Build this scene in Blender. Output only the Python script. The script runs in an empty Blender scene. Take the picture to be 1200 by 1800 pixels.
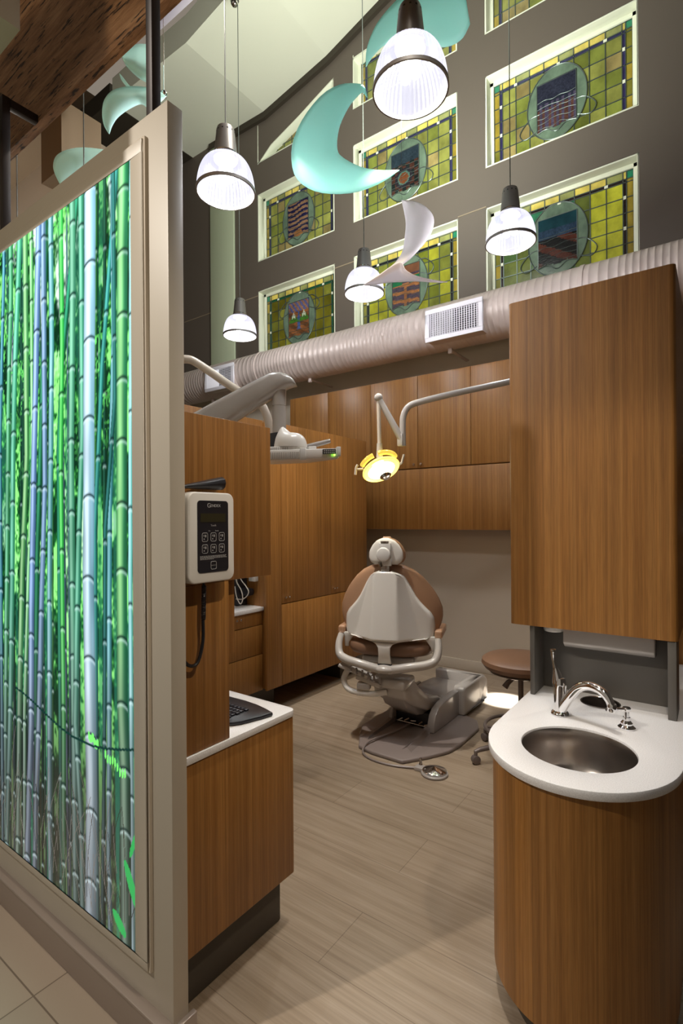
import bpy, bmesh, math, random
import numpy as np
from mathutils import Vector, Matrix
PI = math.pi
S = bpy.context.scene
COL = S.collection
random.seed(7)

# ------------------------------------------------------------------ camera, light, exposure
YAW = math.atan(662/913.0)
cd = bpy.data.cameras.new('camera'); cam = bpy.data.objects.new('camera', cd); COL.objects.link(cam)
cd.sensor_fit = 'VERTICAL'; cd.sensor_height = 36.0; cd.lens = 913.0/1800*36
cd.shift_y = 11/1800.0; cd.clip_start = 0.02
cam.matrix_world = (Matrix.Translation((0, 0, 1.70)) @ Matrix.Rotation(YAW, 4, 'Z') @ Matrix.Rotation(PI/2, 4, 'X')
                    @ Matrix.Rotation(math.radians(-0.4), 4, 'Z'))
S.camera = cam
S.view_settings.view_transform = 'Standard'; S.view_settings.look = 'None'
S.view_settings.gamma = 1.0; S.view_settings.use_curve_mapping = False
S.view_settings.exposure = 0.58
world = bpy.data.worlds.new('world'); S.world = world; world.use_nodes = True
bg = world.node_tree.nodes['Background']; bg.inputs[0].default_value = (1.0, 0.86, 0.70, 1); bg.inputs[1].default_value = 0.16

def aim(o, target):
    d = Vector(target) - o.location
    o.rotation_euler = d.to_track_quat('-Z', 'Y').to_euler()
def spot(name, loc, target, power, color, angle, blend=0.6, size=0.05):
    l = bpy.data.lights.new(name, 'SPOT'); l.energy = power; l.color = color
    l.spot_size = math.radians(angle); l.spot_blend = blend; l.shadow_soft_size = size
    o = bpy.data.objects.new(name, l); COL.objects.link(o); o.location = loc; aim(o, target); return o
def area(name, loc, target, power, color, sx, sy):
    l = bpy.data.lights.new(name, 'AREA'); l.energy = power; l.color = color
    l.shape = 'RECTANGLE'; l.size = sx; l.size_y = sy
    o = bpy.data.objects.new(name, l); COL.objects.link(o); o.location = loc; aim(o, target); return o
def point(name, loc, power, color, size):
    l = bpy.data.lights.new(name, 'POINT'); l.energy = power; l.color = color; l.shadow_soft_size = size
    o = bpy.data.objects.new(name, l); COL.objects.link(o); o.location = loc; return o
WARM = (1.0, 0.80, 0.55); NEUT = (1.0, 0.92, 0.82); COOL = (0.90, 0.95, 1.0)
# halogen room downlights (no fittings modelled), then a task light and added fills
spot('downlight_closets', (-1.5, 2.9, 4.6), (-3.15, 3.95, 1.62), 130, WARM, 34, 1.0)
spot('downlight_cabinet', (0.1, 0.3, 4.6), (-0.40, 2.42, 1.62), 80, (1,.86,.68), 34, 1.0)
spot('downlight_divider', (0.9, 0.8, 4.4), (-1.45, 1.35, 1.0), 150, (1,.86,.68), 38, 1.0)
spot('downlight_floor', (-0.9, 1.6, 5.2), (-1.0, 2.2, 0.0), 170, NEUT, 48, 1.0)
spot('downlight_chair', (-2.6, 2.2, 5.2), (-2.3, 3.7, 0.9), 360, NEUT, 36, 1.0)
spot('downlight_sink', (0.3, 1.2, 4.8), (-0.4, 2.0, 0.9), 85, COOL, 36, 1.0)
spot('downlight_wall', (-2.6, -1.4, 4.6), (-1.9, 1.0, 1.6), 300, NEUT, 66, 1.0)
spot('task_light', (-0.80, 4.75, 1.5), (-1.60, 4.78, 0.0), 900, COOL, 15, 0.5, 0.02)
spot('beam_fill', (-0.4, -2.6, 1.9), (-2.2, 1.17, 4.2), 150, (1,.82,.60), 60, 1.0, .3)  # added fill shining up at the beam, no real lamp here
spot('mobiles_fill', (-1.7, 2.6, 5.4), (-3.0, 1.7, 3.9), 120, NEUT, 60, 1.0)  # added fill to brighten the mint lobes, has no fitting
point('passage_fill', (-4.5, 1.45, 3.3), 14, NEUT, .1)  # added point fill that brightens the passage wall
area('ceiling_fill', (-2.2, 3.3, 5.0), (-3.3, 4.9, 8.0), 105, (0.95, 1.0, 0.88), 0.9, 0.5)  # added floating fill to brighten the ceiling, there is no cove

# ------------------------------------------------------------------ helpers
def tag(o, label=None, cat=None, group=None, kind=None):
    if label: o['label'] = label
    if cat: o['category'] = cat
    if group: o['group'] = group
    if kind: o['kind'] = kind
    return o
def empty(name, loc, label=None, cat=None, group=None, rz=0):
    o = bpy.data.objects.new(name, None); COL.objects.link(o); o.location = loc; o.rotation_euler = (0, 0, rz)
    o.empty_display_size = 0.05
    return tag(o, label, cat, group)
def frame_axes(d):
    d = Vector(d).normalized()
    up = Vector((0, 0, 1)) if abs(d.z) < 0.95 else Vector((1, 0, 0))
    a = d.cross(up).normalized(); b = a.cross(d).normalized()
    return d, a, b
def catmull(P, n):
    P = [Vector(p) for p in P]; out = []
    L = len(P)
    for k in range(n):
        t = k/(n-1)*(L-1); i = min(int(t), L-2); f = t-i
        p0 = P[max(i-1, 0)]; p1 = P[i]; p2 = P[i+1]; p3 = P[min(i+2, L-1)]
        out.append(0.5*((2*p1)+(p2-p0)*f+(2*p0-5*p1+4*p2-p3)*f*f+(3*p1-p0-3*p2+p3)*f**3))
    return out
class MB:
    def __init__(s, M=None): s.v = []; s.f = []; s.M = M
    def add(s, vs, fs):
        n = len(s.v); s.v += [Vector(v) for v in vs]; s.f += [tuple(i+n for i in f) for f in fs]; return s
    def box(s, a, b):
        x0, y0, z0 = [min(a[i], b[i]) for i in range(3)]; x1, y1, z1 = [max(a[i], b[i]) for i in range(3)]
        return s.add([(x0,y0,z0),(x1,y0,z0),(x1,y1,z0),(x0,y1,z0),(x0,y0,z1),(x1,y0,z1),(x1,y1,z1),(x0,y1,z1)],
                     [(0,3,2,1),(4,5,6,7),(0,1,5,4),(1,2,6,5),(2,3,7,6),(3,0,4,7)])
    def obox(s, c, sx, sy, sz, R=None):
        c = Vector(c); R = R or Matrix.Identity(3); vs = []
        for z in (-1, 1):
            for x, y in ((-1,-1),(1,-1),(1,1),(-1,1)):
                vs.append(c + R @ Vector((x*sx/2, y*sy/2, z*sz/2)))
        return s.add(vs, [(0,3,2,1),(4,5,6,7),(0,1,5,4),(1,2,6,5),(2,3,7,6),(3,0,4,7)])
    def prism(s, poly, axis, a, b):
        """poly: 2D points in the plane normal to axis; axis 0: (y,z) 1: (x,z) 2: (x,y)"""
        def mk(p, t):
            return (t, p[0], p[1]) if axis == 0 else (p[0], t, p[1]) if axis == 1 else (p[0], p[1], t)
        n = len(poly)
        vs = [mk(p, a) for p in poly] + [mk(p, b) for p in poly]
        return s.add(vs, [tuple(range(n))[::-1], tuple(range(n, 2*n))] + [(i, (i+1) % n, n+(i+1) % n, n+i) for i in range(n)])
    def tube(s, P, r, n=12, cap=True):
        P = [Vector(p) for p in P]; L = len(P)
        R = r if isinstance(r, (list, tuple)) else [r]*L
        vs = []; pa = None
        for i, p in enumerate(P):
            d = (P[min(i+1, L-1)] - P[max(i-1, 0)])
            if d.length < 1e-9: d = Vector((0, 0, 1))
            d.normalize()
            if pa is None: _, a, b = frame_axes(d)
            else:
                a = (pa - d*pa.dot(d)).normalized(); b = d.cross(a)*-1
                b = a.cross(d)
            pa = a
            for k in range(n):
                t = 2*PI*k/n; vs.append(p + (a*math.cos(t) + b*math.sin(t))*R[i])
        fs = [(i*n+k, i*n+(k+1) % n, (i+1)*n+(k+1) % n, (i+1)*n+k) for i in range(L-1) for k in range(n)]
        if cap: fs += [tuple(range(n))[::-1], tuple(range((L-1)*n, L*n))]
        return s.add(vs, fs)
    def lathe(s, prof, c=(0,0,0), axis=(0,0,1), n=32, sx=1, sy=1):
        """prof: (radius, height) list along axis"""
        c = Vector(c); d, a, b = frame_axes(axis); vs = []; L = len(prof)
        if tuple(axis) == (0,0,1): a, b = Vector((1,0,0)), Vector((0,1,0))
        for r, h in prof:
            for k in range(n):
                t = 2*PI*k/n; vs.append(c + d*h + a*(r*sx*math.cos(t)) + b*(r*sy*math.sin(t)))
        fs = [(i*n+k, i*n+(k+1) % n, (i+1)*n+(k+1) % n, (i+1)*n+k) for i in range(L-1) for k in range(n)]
        if prof[0][0] > 1e-6: fs.append(tuple(range(n))[::-1])
        if prof[-1][0] > 1e-6: fs.append(tuple(range((L-1)*n, L*n)))
        return s.add(vs, fs)
    def shell(s, prof, c=(0,0,0), axis=(0,0,1), n=32):
        """open lathe without caps"""
        k0 = len(s.f); s.lathe(prof, c, axis, n)
        while s.f and len(s.f[-1]) == n and n > 4: s.f.pop()
        return s
    def sphere(s, c, rx, ry=None, rz=None, n=20, m=12):
        ry = ry or rx; rz = rz or rx; c = Vector(c); vs = []; fs = []
        for i in range(m+1):
            ph = -PI/2 + PI*i/m
            for k in range(n):
                t = 2*PI*k/n; vs.append(c + Vector((rx*math.cos(ph)*math.cos(t), ry*math.cos(ph)*math.sin(t), rz*math.sin(ph))))
        fs = [(i*n+k, i*n+(k+1) % n, (i+1)*n+(k+1) % n, (i+1)*n+k) for i in range(m) for k in range(n)]
        return s.add(vs, fs)
    def grid(s, fn, nu, nv):
        vs = [fn(i/(nu-1), j/(nv-1)) for j in range(nv) for i in range(nu)]
        return s.add(vs, [(j*nu+i, j*nu+i+1, (j+1)*nu+i+1, (j+1)*nu+i) for j in range(nv-1) for i in range(nu-1)])
    def build(s, name, mat, parent=None, bevel=0, seg=2, smooth=True, sub=0, solid=0, local=False, angle=35):
        me = bpy.data.meshes.new(name); bm = bmesh.new()
        off = Vector((0, 0, 0)); vs = s.v
        if s.M: vs = [s.M @ v for v in vs]
        if parent and not local:
            inv = (world_matrix(parent)).inverted(); vs = [inv @ v for v in vs]
        bv = [bm.verts.new(v) for v in vs]
        for f in s.f:
            if len(set(f)) < 3: continue
            try: bm.faces.new([bv[i] for i in f])
            except ValueError: pass
        bmesh.ops.remove_doubles(bm, verts=bm.verts, dist=1e-5)
        bmesh.ops.recalc_face_normals(bm, faces=bm.faces)
        if bevel:
            ed = [e for e in bm.edges if len(e.link_faces) == 2 and e.calc_face_angle(0) > 0.6]
            bmesh.ops.bevel(bm, geom=ed, offset=bevel, segments=seg, affect='EDGES', profile=0.5, clamp_overlap=True)
        bm.to_mesh(me); bm.free()
        o = bpy.data.objects.new(name, me); COL.objects.link(o)
        if parent: o.parent = parent
        if mat: me.materials.append(mat)
        if smooth:
            me.polygons.foreach_set('use_smooth', [True]*len(me.polygons))
            if not sub: me.set_sharp_from_angle(angle=math.radians(angle))
        if solid:
            m = o.modifiers.new('solid', 'SOLIDIFY'); m.thickness = solid; m.offset = 0
        if sub:
            m = o.modifiers.new('sub', 'SUBSURF'); m.levels = sub; m.render_levels = sub
        return o
def world_matrix(o):
    m = Matrix.LocRotScale(o.location, o.rotation_euler, o.scale)
    return world_matrix(o.parent) @ m if o.parent else m
def struct(o): o['kind'] = 'structure'; return o
def copy_tree(o, parent=None):
    c = o.copy(); COL.objects.link(c); c.parent = parent
    for ch in [x for x in o.children]: copy_tree(ch, c)
    return c
def colour_faces(o, cols):
    me = o.data; at = me.color_attributes.new('col', 'FLOAT_COLOR', 'CORNER')
    arr = np.ones((len(me.loops), 4), dtype=np.float32)
    for p, c in zip(me.polygons, cols):
        arr[p.loop_start:p.loop_start+p.loop_total, :3] = c
    at.data.foreach_set('color', arr.ravel())

# ------------------------------------------------------------------ materials
def mat(name, color=(.8,.8,.8), rough=.5, metal=0, emis=None, estr=0, coat=0, trans=0, alpha=1, spec=None):
    m = bpy.data.materials.new(name); m.use_nodes = True; b = m.node_tree.nodes['Principled BSDF']
    b.inputs['Base Color'].default_value = (*color, 1); b.inputs['Roughness'].default_value = rough
    b.inputs['Metallic'].default_value = metal
    if emis: b.inputs['Emission Color'].default_value = (*emis, 1); b.inputs['Emission Strength'].default_value = estr
    if coat: b.inputs['Coat Weight'].default_value = coat; b.inputs['Coat Roughness'].default_value = .1
    if trans: b.inputs['Transmission Weight'].default_value = trans
    if spec is not None: b.inputs['Specular IOR Level'].default_value = spec
    return m
def nd(m, t, **k):
    n = m.node_tree.nodes.new(t)
    for a, v in k.items(): setattr(n, a, v)
    return n
def pos(m): return nd(m, 'ShaderNodeNewGeometry').outputs['Position']
def mapped(m, scale, rot=(0,0,0)):
    mp = nd(m, 'ShaderNodeMapping'); mp.inputs['Scale'].default_value = scale; mp.inputs['Rotation'].default_value = rot
    m.node_tree.links.new(pos(m), mp.inputs['Vector']); return mp.outputs[0]
def noise(m, vec, scale=1, detail=3, rough=.5):
    n = nd(m, 'ShaderNodeTexNoise'); n.inputs['Scale'].default_value = scale; n.inputs['Detail'].default_value = detail
    n.inputs['Roughness'].default_value = rough; m.node_tree.links.new(vec, n.inputs['Vector']); return n.outputs[0]
def ramp(m, fac, stops):
    r = nd(m, 'ShaderNodeValToRGB'); e = r.color_ramp.elements
    while len(e) < len(stops): e.new(0.5)
    for i, (p, c) in enumerate(stops): e[i].position = p; e[i].color = (*c, 1)
    m.node_tree.links.new(fac, r.inputs[0]); return r.outputs[0]
def mixc(m, fac, a, b, mode='MIX'):
    n = nd(m, 'ShaderNodeMix', data_type='RGBA', blend_type=mode)
    L = m.node_tree.links
    for s_, v in ((n.inputs[0], fac), (n.inputs[6], a), (n.inputs[7], b)):
        if hasattr(v, 'links') or hasattr(v, 'is_linked'): L.new(v, s_)
        elif isinstance(v, (int, float)): s_.default_value = v
        else: s_.default_value = (*v, 1)
    return n.outputs[2]
def setc(m, out): m.node_tree.links.new(out, m.node_tree.nodes['Principled BSDF'].inputs['Base Color'])
def bump(m, h, strength=.2, dist=.01):
    b = nd(m, 'ShaderNodeBump'); b.inputs['Strength'].default_value = strength; b.inputs['Distance'].default_value = dist
    m.node_tree.links.new(h, b.inputs['Height']); m.node_tree.links.new(b.outputs[0], m.node_tree.nodes['Principled BSDF'].inputs['Normal'])

def wood_mat(name, dark, mid, light, rough=.42):
    m = mat(name, mid, rough); L = m.node_tree.links
    n1 = noise(m, mapped(m, (75, 75, .8)), 1, 3, .6)
    n2 = noise(m, mapped(m, (420, 420, 9)), 1, 2, .5)
    n3 = noise(m, mapped(m, (14, 14, .7)), 1, 2, .5)
    # narrow laminated strips
    dp = nd(m, 'ShaderNodeVectorMath', operation='DOT_PRODUCT'); dp.inputs[1].default_value = (118, 149, 0); L.new(pos(m), dp.inputs[0])
    flr = nd(m, 'ShaderNodeMath', operation='FLOOR'); L.new(dp.outputs['Value'], flr.inputs[0])
    wn = nd(m, 'ShaderNodeTexWhiteNoise', noise_dimensions='1D'); L.new(flr.outputs[0], wn.inputs['W'])
    fr = nd(m, 'ShaderNodeMath', operation='FRACT'); L.new(dp.outputs['Value'], fr.inputs[0])
    c0 = ramp(m, wn.outputs['Value'], [(0, (.87,.86,.85)), (1, (1.1,1.1,1.1))])
    cl = ramp(m, fr.outputs[0], [(0, (.80,.78,.75)), (.10, (1,1,1)), (1, (1,1,1))])
    c1 = ramp(m, n1, [(.28, dark), (.5, mid), (.72, light)])
    c2 = ramp(m, n2, [(.35, (.86,.85,.84)), (.65, (1.08,1.07,1.06))])
    c3 = ramp(m, n3, [(.3, (.90,.90,.90)), (.7, (1.08,1.08,1.08))])
    c = mixc(m, 1.0, mixc(m, 1.0, c1, c2, 'MULTIPLY'), c3, 'MULTIPLY')
    setc(m, mixc(m, 1.0, mixc(m, 1.0, c, c0, 'MULTIPLY'), cl, 'MULTIPLY'))
    return m
M = {}
M['wood'] = wood_mat('bamboo_veneer', (.255,.108,.023), (.315,.142,.034), (.37,.178,.048))
M['wall_brown'] = mat('brown_paint', (.118,.095,.078), .6)
M['wall_pale'] = mat('pale_paint', (.52,.47,.39), .42)
M['wall_under'] = mat('greige_paint', (.54,.47,.38), .6)
M['lit_green'] = mat('lit_wall_green', (.50,.56,.40), .6)  # light on the wall strip is put into this colour
M['ceil'] = mat('ceiling_paint', (.72,.72,.60), .7)
M['ceil_dark'] = mat('dark_ceiling_paint', (.035,.026,.016), .7)
M['ceil_tan'] = mat('tan_soffit_paint', (.30,.235,.16), .7)
M['ceil_brown'] = mat('brown_soffit_paint', (.13,.085,.04), .7)
M['reveal'] = mat('cream_trim_paint', (.80,.82,.68), .45)
M['duct'] = mat('painted_duct', (.58,.49,.45), .42, .1)
M['white'] = mat('white_plastic', (.74,.73,.71), .3)
M['ivory'] = mat('ivory_plastic', (.80,.78,.74), .28, coat=.3)
M['grey_plastic'] = mat('grey_enamel', (.36,.33,.31), .28, coat=.4)
M['grey_light'] = mat('light_grey_enamel', (.50,.47,.44), .25, coat=.4)
M['plate'] = mat('taupe_plastic', (.23,.19,.175), .35)
M['leather'] = mat('tan_upholstery', (.43,.25,.15), .38)
M['seat_leather'] = mat('brown_upholstery', (.21,.115,.068), .40)
M['counter'] = mat('white_solid_surface', (.78,.77,.77), .25)
n_ = noise(M['counter'], mapped(M['counter'], (300,300,300)), 1, 2)
setc(M['counter'], ramp(M['counter'], n_, [(.3, (.68,.67,.67)), (.6, (.82,.81,.81))]))
M['toe'] = mat('bronze_laminate', (.060,.050,.038), .5)
M['splash'] = mat('charcoal_laminate', (.115,.105,.092), .45)
M['chrome'] = mat('chrome', (.85,.85,.86), .07, 1)
M['steel'] = mat('brushed_steel', (.50,.46,.43), .24, 1)
b_ = nd(M['steel'], 'ShaderNodeTexCoord')
M['gunmetal'] = mat('gunmetal', (.26,.25,.24), .42, .6)
M['postmetal'] = mat('dark_steel_tube', (.035,.027,.025), .45, .3)
M['black'] = mat('black_plastic', (.012,.012,.016), .35)
M['panel_black'] = mat('black_membrane', (.014,.014,.02), .4)
M['lcd'] = mat('dim_display', (.035,.032,.015), .3)
M['mark'] = mat('printed_white', (.45,.45,.45), .5)
M['lead'] = mat('lead_came', (.12,.15,.14), .35, .6)
M['cable'] = mat('cable_grey', (.10,.11,.10), .5)
M['metal_skirt'] = mat('baseboard_metal', (.36,.30,.26), .35, .35)
M['vent_white'] = mat('white_grille_enamel', (.80,.78,.84), .4)
M['louver_dark'] = mat('grille_shadow_box', (.05,.05,.06), .6)
M['stoolmetal'] = mat('stool_taupe_metal', (.16,.13,.12), .35, .3)
M['tube_warm'] = mat('ivory_tube', (.62,.55,.46), .3)
M['white_cord'] = mat('white_cord', (.6,.56,.5), .5)
M['led'] = mat('green_led', (0,.2,0), .5, emis=(.3,1,.05), estr=4)

# floor: long vinyl planks running along x, and the tiled aisle
m = mat('vinyl_plank', (.3,.25,.19), .38)
f1 = noise(m, mapped(m, (1.0, 26, 1)), 1, 6, .65)
f2 = noise(m, mapped(m, (3.0, 110, 1)), 1, 3, .6)
c1 = ramp(m, f1, [(.3, (.265,.200,.138)), (.5, (.345,.270,.195)), (.72, (.41,.33,.25))])
c2 = ramp(m, f2, [(.3, (.86,.85,.84)), (.7, (1.08,1.08,1.08))])
bk = nd(m, 'ShaderNodeTexBrick'); bk.inputs['Scale'].default_value = 1; bk.inputs['Brick Width'].default_value = 1.25
bk.inputs['Row Height'].default_value = .31; bk.inputs['Mortar Size'].default_value = .0022; bk.inputs['Mortar Smooth'].default_value = .3
bk.inputs['Color1'].default_value = (1,1,1,1); bk.inputs['Color2'].default_value = (.93,.93,.92,1); bk.inputs['Mortar'].default_value = (.62,.6,.58,1)
m.node_tree.links.new(pos(m), bk.inputs['Vector'])
setc(m, mixc(m, 1.0, mixc(m, 1.0, c1, c2, 'MULTIPLY'), bk.outputs[0], 'MULTIPLY')); M['plank'] = m
m = mat('aisle_tile', (.3,.25,.2), .3)
bk = nd(m, 'ShaderNodeTexBrick'); bk.offset = 0; bk.inputs['Scale'].default_value = 1; bk.inputs['Brick Width'].default_value = .6
bk.inputs['Row Height'].default_value = .6; bk.inputs['Mortar Size'].default_value = .003
bk.inputs['Color1'].default_value = (.36,.29,.225,1); bk.inputs['Color2'].default_value = (.33,.27,.21,1); bk.inputs['Mortar'].default_value = (.16,.12,.09,1)
mp = nd(m, 'ShaderNodeMapping'); mp.inputs['Location'].default_value = (.19,.35,0); m.node_tree.links.new(pos(m), mp.inputs[0])
m.node_tree.links.new(mp.outputs[0], bk.inputs['Vector']); setc(m, bk.outputs[0]); M['tile'] = m
# strand board beam
m = mat('strand_board', (.2,.1,.05), .6)
s1 = noise(m, mapped(m, (4, 34, 34)), 1, 5, .7); s2 = noise(m, mapped(m, (8, 62, 62)), 1, 3, .6)
c1 = ramp(m, s1, [(.3, (.16,.075,.028)), (.5, (.33,.17,.075)), (.7, (.48,.28,.14))])
c2 = ramp(m, s2, [(.36, (.10,.09,.08)), (.43, (1,1,1)), (1, (1.05,1,1))])
setc(m, mixc(m, 1.0, c1, c2, 'MULTIPLY')); bump(m, s1, .6, .02); M['strand'] = m
# speckled leather grain kept subtle
for k in ('leather', 'seat_leather'):
    bump(M[k], noise(M[k], mapped(M[k], (400,400,400)), 1, 2), .08, .002)
# counter top of stained glass: colour comes from the panes
m = mat('stained_glass', (.3,.35,.1), .12); at = nd(m, 'ShaderNodeVertexColor', layer_name='col')
g1 = noise(m, mapped(m, (7, 7, 5)), 1, 4, .6)
gc = mixc(m, 1.0, mixc(m, 1.0, at.outputs[0], (.72,.68,.68), 'MULTIPLY'), ramp(m, g1, [(.3, (.62,.62,.62)), (.7, (1.25,1.25,1.2))]), 'MULTIPLY')
setc(m, gc); bs = m.node_tree.nodes['Principled BSDF']
m.node_tree.links.new(gc, bs.inputs['Emission Color']); bs.inputs['Emission Strength'].default_value = .10
bump(m, noise(m, mapped(m, (40,40,40)), 1, 2), .15, .004); M['glass'] = m
m = mat('backlit_print', (0,0,0), .12); at = nd(m, 'ShaderNodeVertexColor', layer_name='col'); bs = m.node_tree.nodes['Principled BSDF']
m.node_tree.links.new(at.outputs[0], bs.inputs['Emission Color']); bs.inputs['Emission Strength'].default_value = .90; M['print'] = m
def acrylic(name, col, tr, e=.0):
    m = mat(name, col, .35); nt = m.node_tree; b = nt.nodes['Principled BSDF']
    t = nd(m, 'ShaderNodeBsdfTranslucent'); t.inputs[0].default_value = (*col, 1)
    tp = nd(m, 'ShaderNodeBsdfTransparent')
    mx = nd(m, 'ShaderNodeMixShader'); mx.inputs[0].default_value = .5
    nt.links.new(b.outputs[0], mx.inputs[1]); nt.links.new(t.outputs[0], mx.inputs[2])
    m2 = nd(m, 'ShaderNodeMixShader'); m2.inputs[0].default_value = tr
    nt.links.new(mx.outputs[0], m2.inputs[1]); nt.links.new(tp.outputs[0], m2.inputs[2])
    nt.links.new(m2.outputs[0], nt.nodes['Material Output'].inputs['Surface']); return m
M['teal'] = acrylic('teal_acrylic', (.55,1.0,.94), .10)
M['mint'] = acrylic('mint_acrylic', (.72,1.0,.96), .0)
M['frost'] = acrylic('frosted_acrylic', (.80,.77,.80), .0)
# ribbed lamp glass
m = mat('ribbed_glass', (.01,.01,.012), .25, emis=(.80,.79,1.0), estr=.70)
tp_ = nd(m, 'ShaderNodeBsdfTransparent'); mx_ = nd(m, 'ShaderNodeMixShader'); mx_.inputs[0].default_value = .42
m.node_tree.links.new(m.node_tree.nodes['Principled BSDF'].outputs[0], mx_.inputs[1]); m.node_tree.links.new(tp_.outputs[0], mx_.inputs[2])
m.node_tree.links.new(mx_.outputs[0], m.node_tree.nodes['Material Output'].inputs['Surface']); M['dome'] = m
M['bulb'] = mat('lamp_bulb', (1,1,1), .4, emis=(1,.98,1), estr=9)
M['lamp_glow'] = mat('lamp_reflector_glow', (.9,.8,.4), .15, .6, emis=(1.0,.72,.12), estr=1.2)
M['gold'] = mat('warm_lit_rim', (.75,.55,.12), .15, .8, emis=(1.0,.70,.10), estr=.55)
M['lamp_hot'] = mat('lamp_filament_cover', (1,1,.8), .3, emis=(1.0,.93,.6), estr=7)

CULMS = [([(-2.47, 2.674), (-2.5, 2.234), (-2.519, 1.738), (-2.539, 1.236), (-2.552, 0.806), (-2.566, 0.272)], 0.023, (0.35, 0.75, 0.45), (0.05, 0.35, 0.12), 0.23), ([(-2.537, 2.817), (-2.567, 2.396), (-2.59, 2.069)], 0.018, (0.25, 0.6, 0.65), (0.02, 0.2, 0.25), 0.3), ([(-2.384, 2.862), (-2.436, 2.348), (-2.459, 1.99), (-2.48, 1.342), (-2.505, 0.867), (-2.548, 0.278)], 0.0255, (0.35, 0.8, 0.55), (0.05, 0.4, 0.2), 0.3), ([(-2.329, 1.973), (-2.379, 1.495), (-2.407, 1.057), (-2.416, 0.837), (-2.441, 0.268)], 0.0245, (0.55, 0.85, 0.4), (0.1, 0.4, 0.1), 0.26), ([(-1.909, 2.873), (-2.023, 2.315), (-2.059, 1.959)], 0.0195, (0.08, 0.55, 0.3), (0.0, 0.18, 0.08), 0.4), ([(-1.942, 2.592), (-1.964, 1.951), (-1.961, 1.517), (-1.956, 0.94), (-1.953, 0.28)], 0.023, (0.4, 0.75, 0.5), (0.1, 0.4, 0.22), 0.27), ([(-2.153, 2.789), (-2.173, 2.416), (-2.208, 1.97), (-2.245, 1.502), (-2.264, 0.918), (-2.252, 0.339)], 0.022, (0.1, 0.5, 0.25), (0.0, 0.2, 0.08), 0.33), ([(-2.11, 2.843), (-2.108, 2.358), (-2.123, 1.964), (-2.14, 1.451), (-2.152, 0.602), (-2.147, 0.288)], 0.021, (0.5, 0.8, 0.8), (0.1, 0.4, 0.35), 0.28), ([(-2.172, 1.847), (-2.207, 1.389), (-2.239, 0.877), (-2.27, 0.496), (-2.283, 0.28)], 0.0225, (0.5, 0.65, 0.85), (0.15, 0.3, 0.4), 0.25), ([(-2.029, 2.844), (-2.026, 2.386), (-2.042, 1.927), (-2.037, 1.325), (-2.034, 0.923), (-2.043, 0.285)], 0.018, (0.3, 0.95, 0.2), (0.02, 0.5, 0.02), 0.3), ([(-2.278, 1.945), (-2.321, 1.498), (-2.367, 0.896), (-2.377, 0.268)], 0.016, (0.6, 0.95, 0.5), (0.15, 0.5, 0.1), 0.25), ([(-1.88, 2.022), (-1.909, 1.667), (-1.931, 1.27), (-1.944, 0.943), (-1.907, 0.594), (-1.904, 0.28)], 0.021, (0.35, 0.75, 0.5), (0.05, 0.35, 0.2), 0.28), ([(-1.637, 2.943), (-1.746, 2.228), (-1.799, 1.667)], 0.0145, (0.15, 0.6, 0.5), (0.0, 0.28, 0.22), 0.5), ([(-1.669, 2.312), (-1.702, 1.727), (-1.71, 1.332), (-1.715, 0.935), (-1.724, 0.536), (-1.717, 0.261)], 0.0165, (0.4, 0.75, 0.75), (0.05, 0.35, 0.35), 0.3), ([(-1.665, 2.116), (-1.731, 1.668), (-1.745, 0.928), (-1.767, 0.318)], 0.013, (0.1, 0.4, 0.35), (0.0, 0.2, 0.15), 0.35), ([(-2.21, 2.876), (-2.263, 1.975), (-2.298, 1.311), (-2.305, 0.862), (-2.337, 0.474), (-2.356, 0.252)], 0.026, (0.55, 0.7, 0.95), (0.15, 0.3, 0.5), 0.31), ([(-1.557, 2.89), (-1.57, 2.103), (-1.58, 1.536), (-1.58, 0.968)], 0.013, (0.6, 0.95, 0.9), (0.2, 0.6, 0.5), 0.32), ([(-1.816, 2.956), (-1.822, 2.548), (-1.835, 2.14), (-1.84, 1.729), (-1.848, 1.481), (-1.841, 1.111), (-1.834, 0.7), (-1.848, 0.262)], 0.041, (0.85, 0.97, 1.0), (0.35, 0.6, 0.68), [2.884, 2.617, 2.345, 2.061, 1.777, 1.483, 1.193, 0.914, 0.644, 0.387]), ([(-1.603, 2.928), (-1.614, 2.596), (-1.625, 1.965), (-1.631, 1.524), (-1.633, 1.073), (-1.619, 0.855), (-1.619, 0.306)], 0.034, (0.5, 0.9, 0.35), (0.0, 0.3, 0.12), [2.807, 2.596, 2.386, 2.169, 1.963, 1.749, 1.524, 1.293, 1.073, 0.854, 0.646])]
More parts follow.
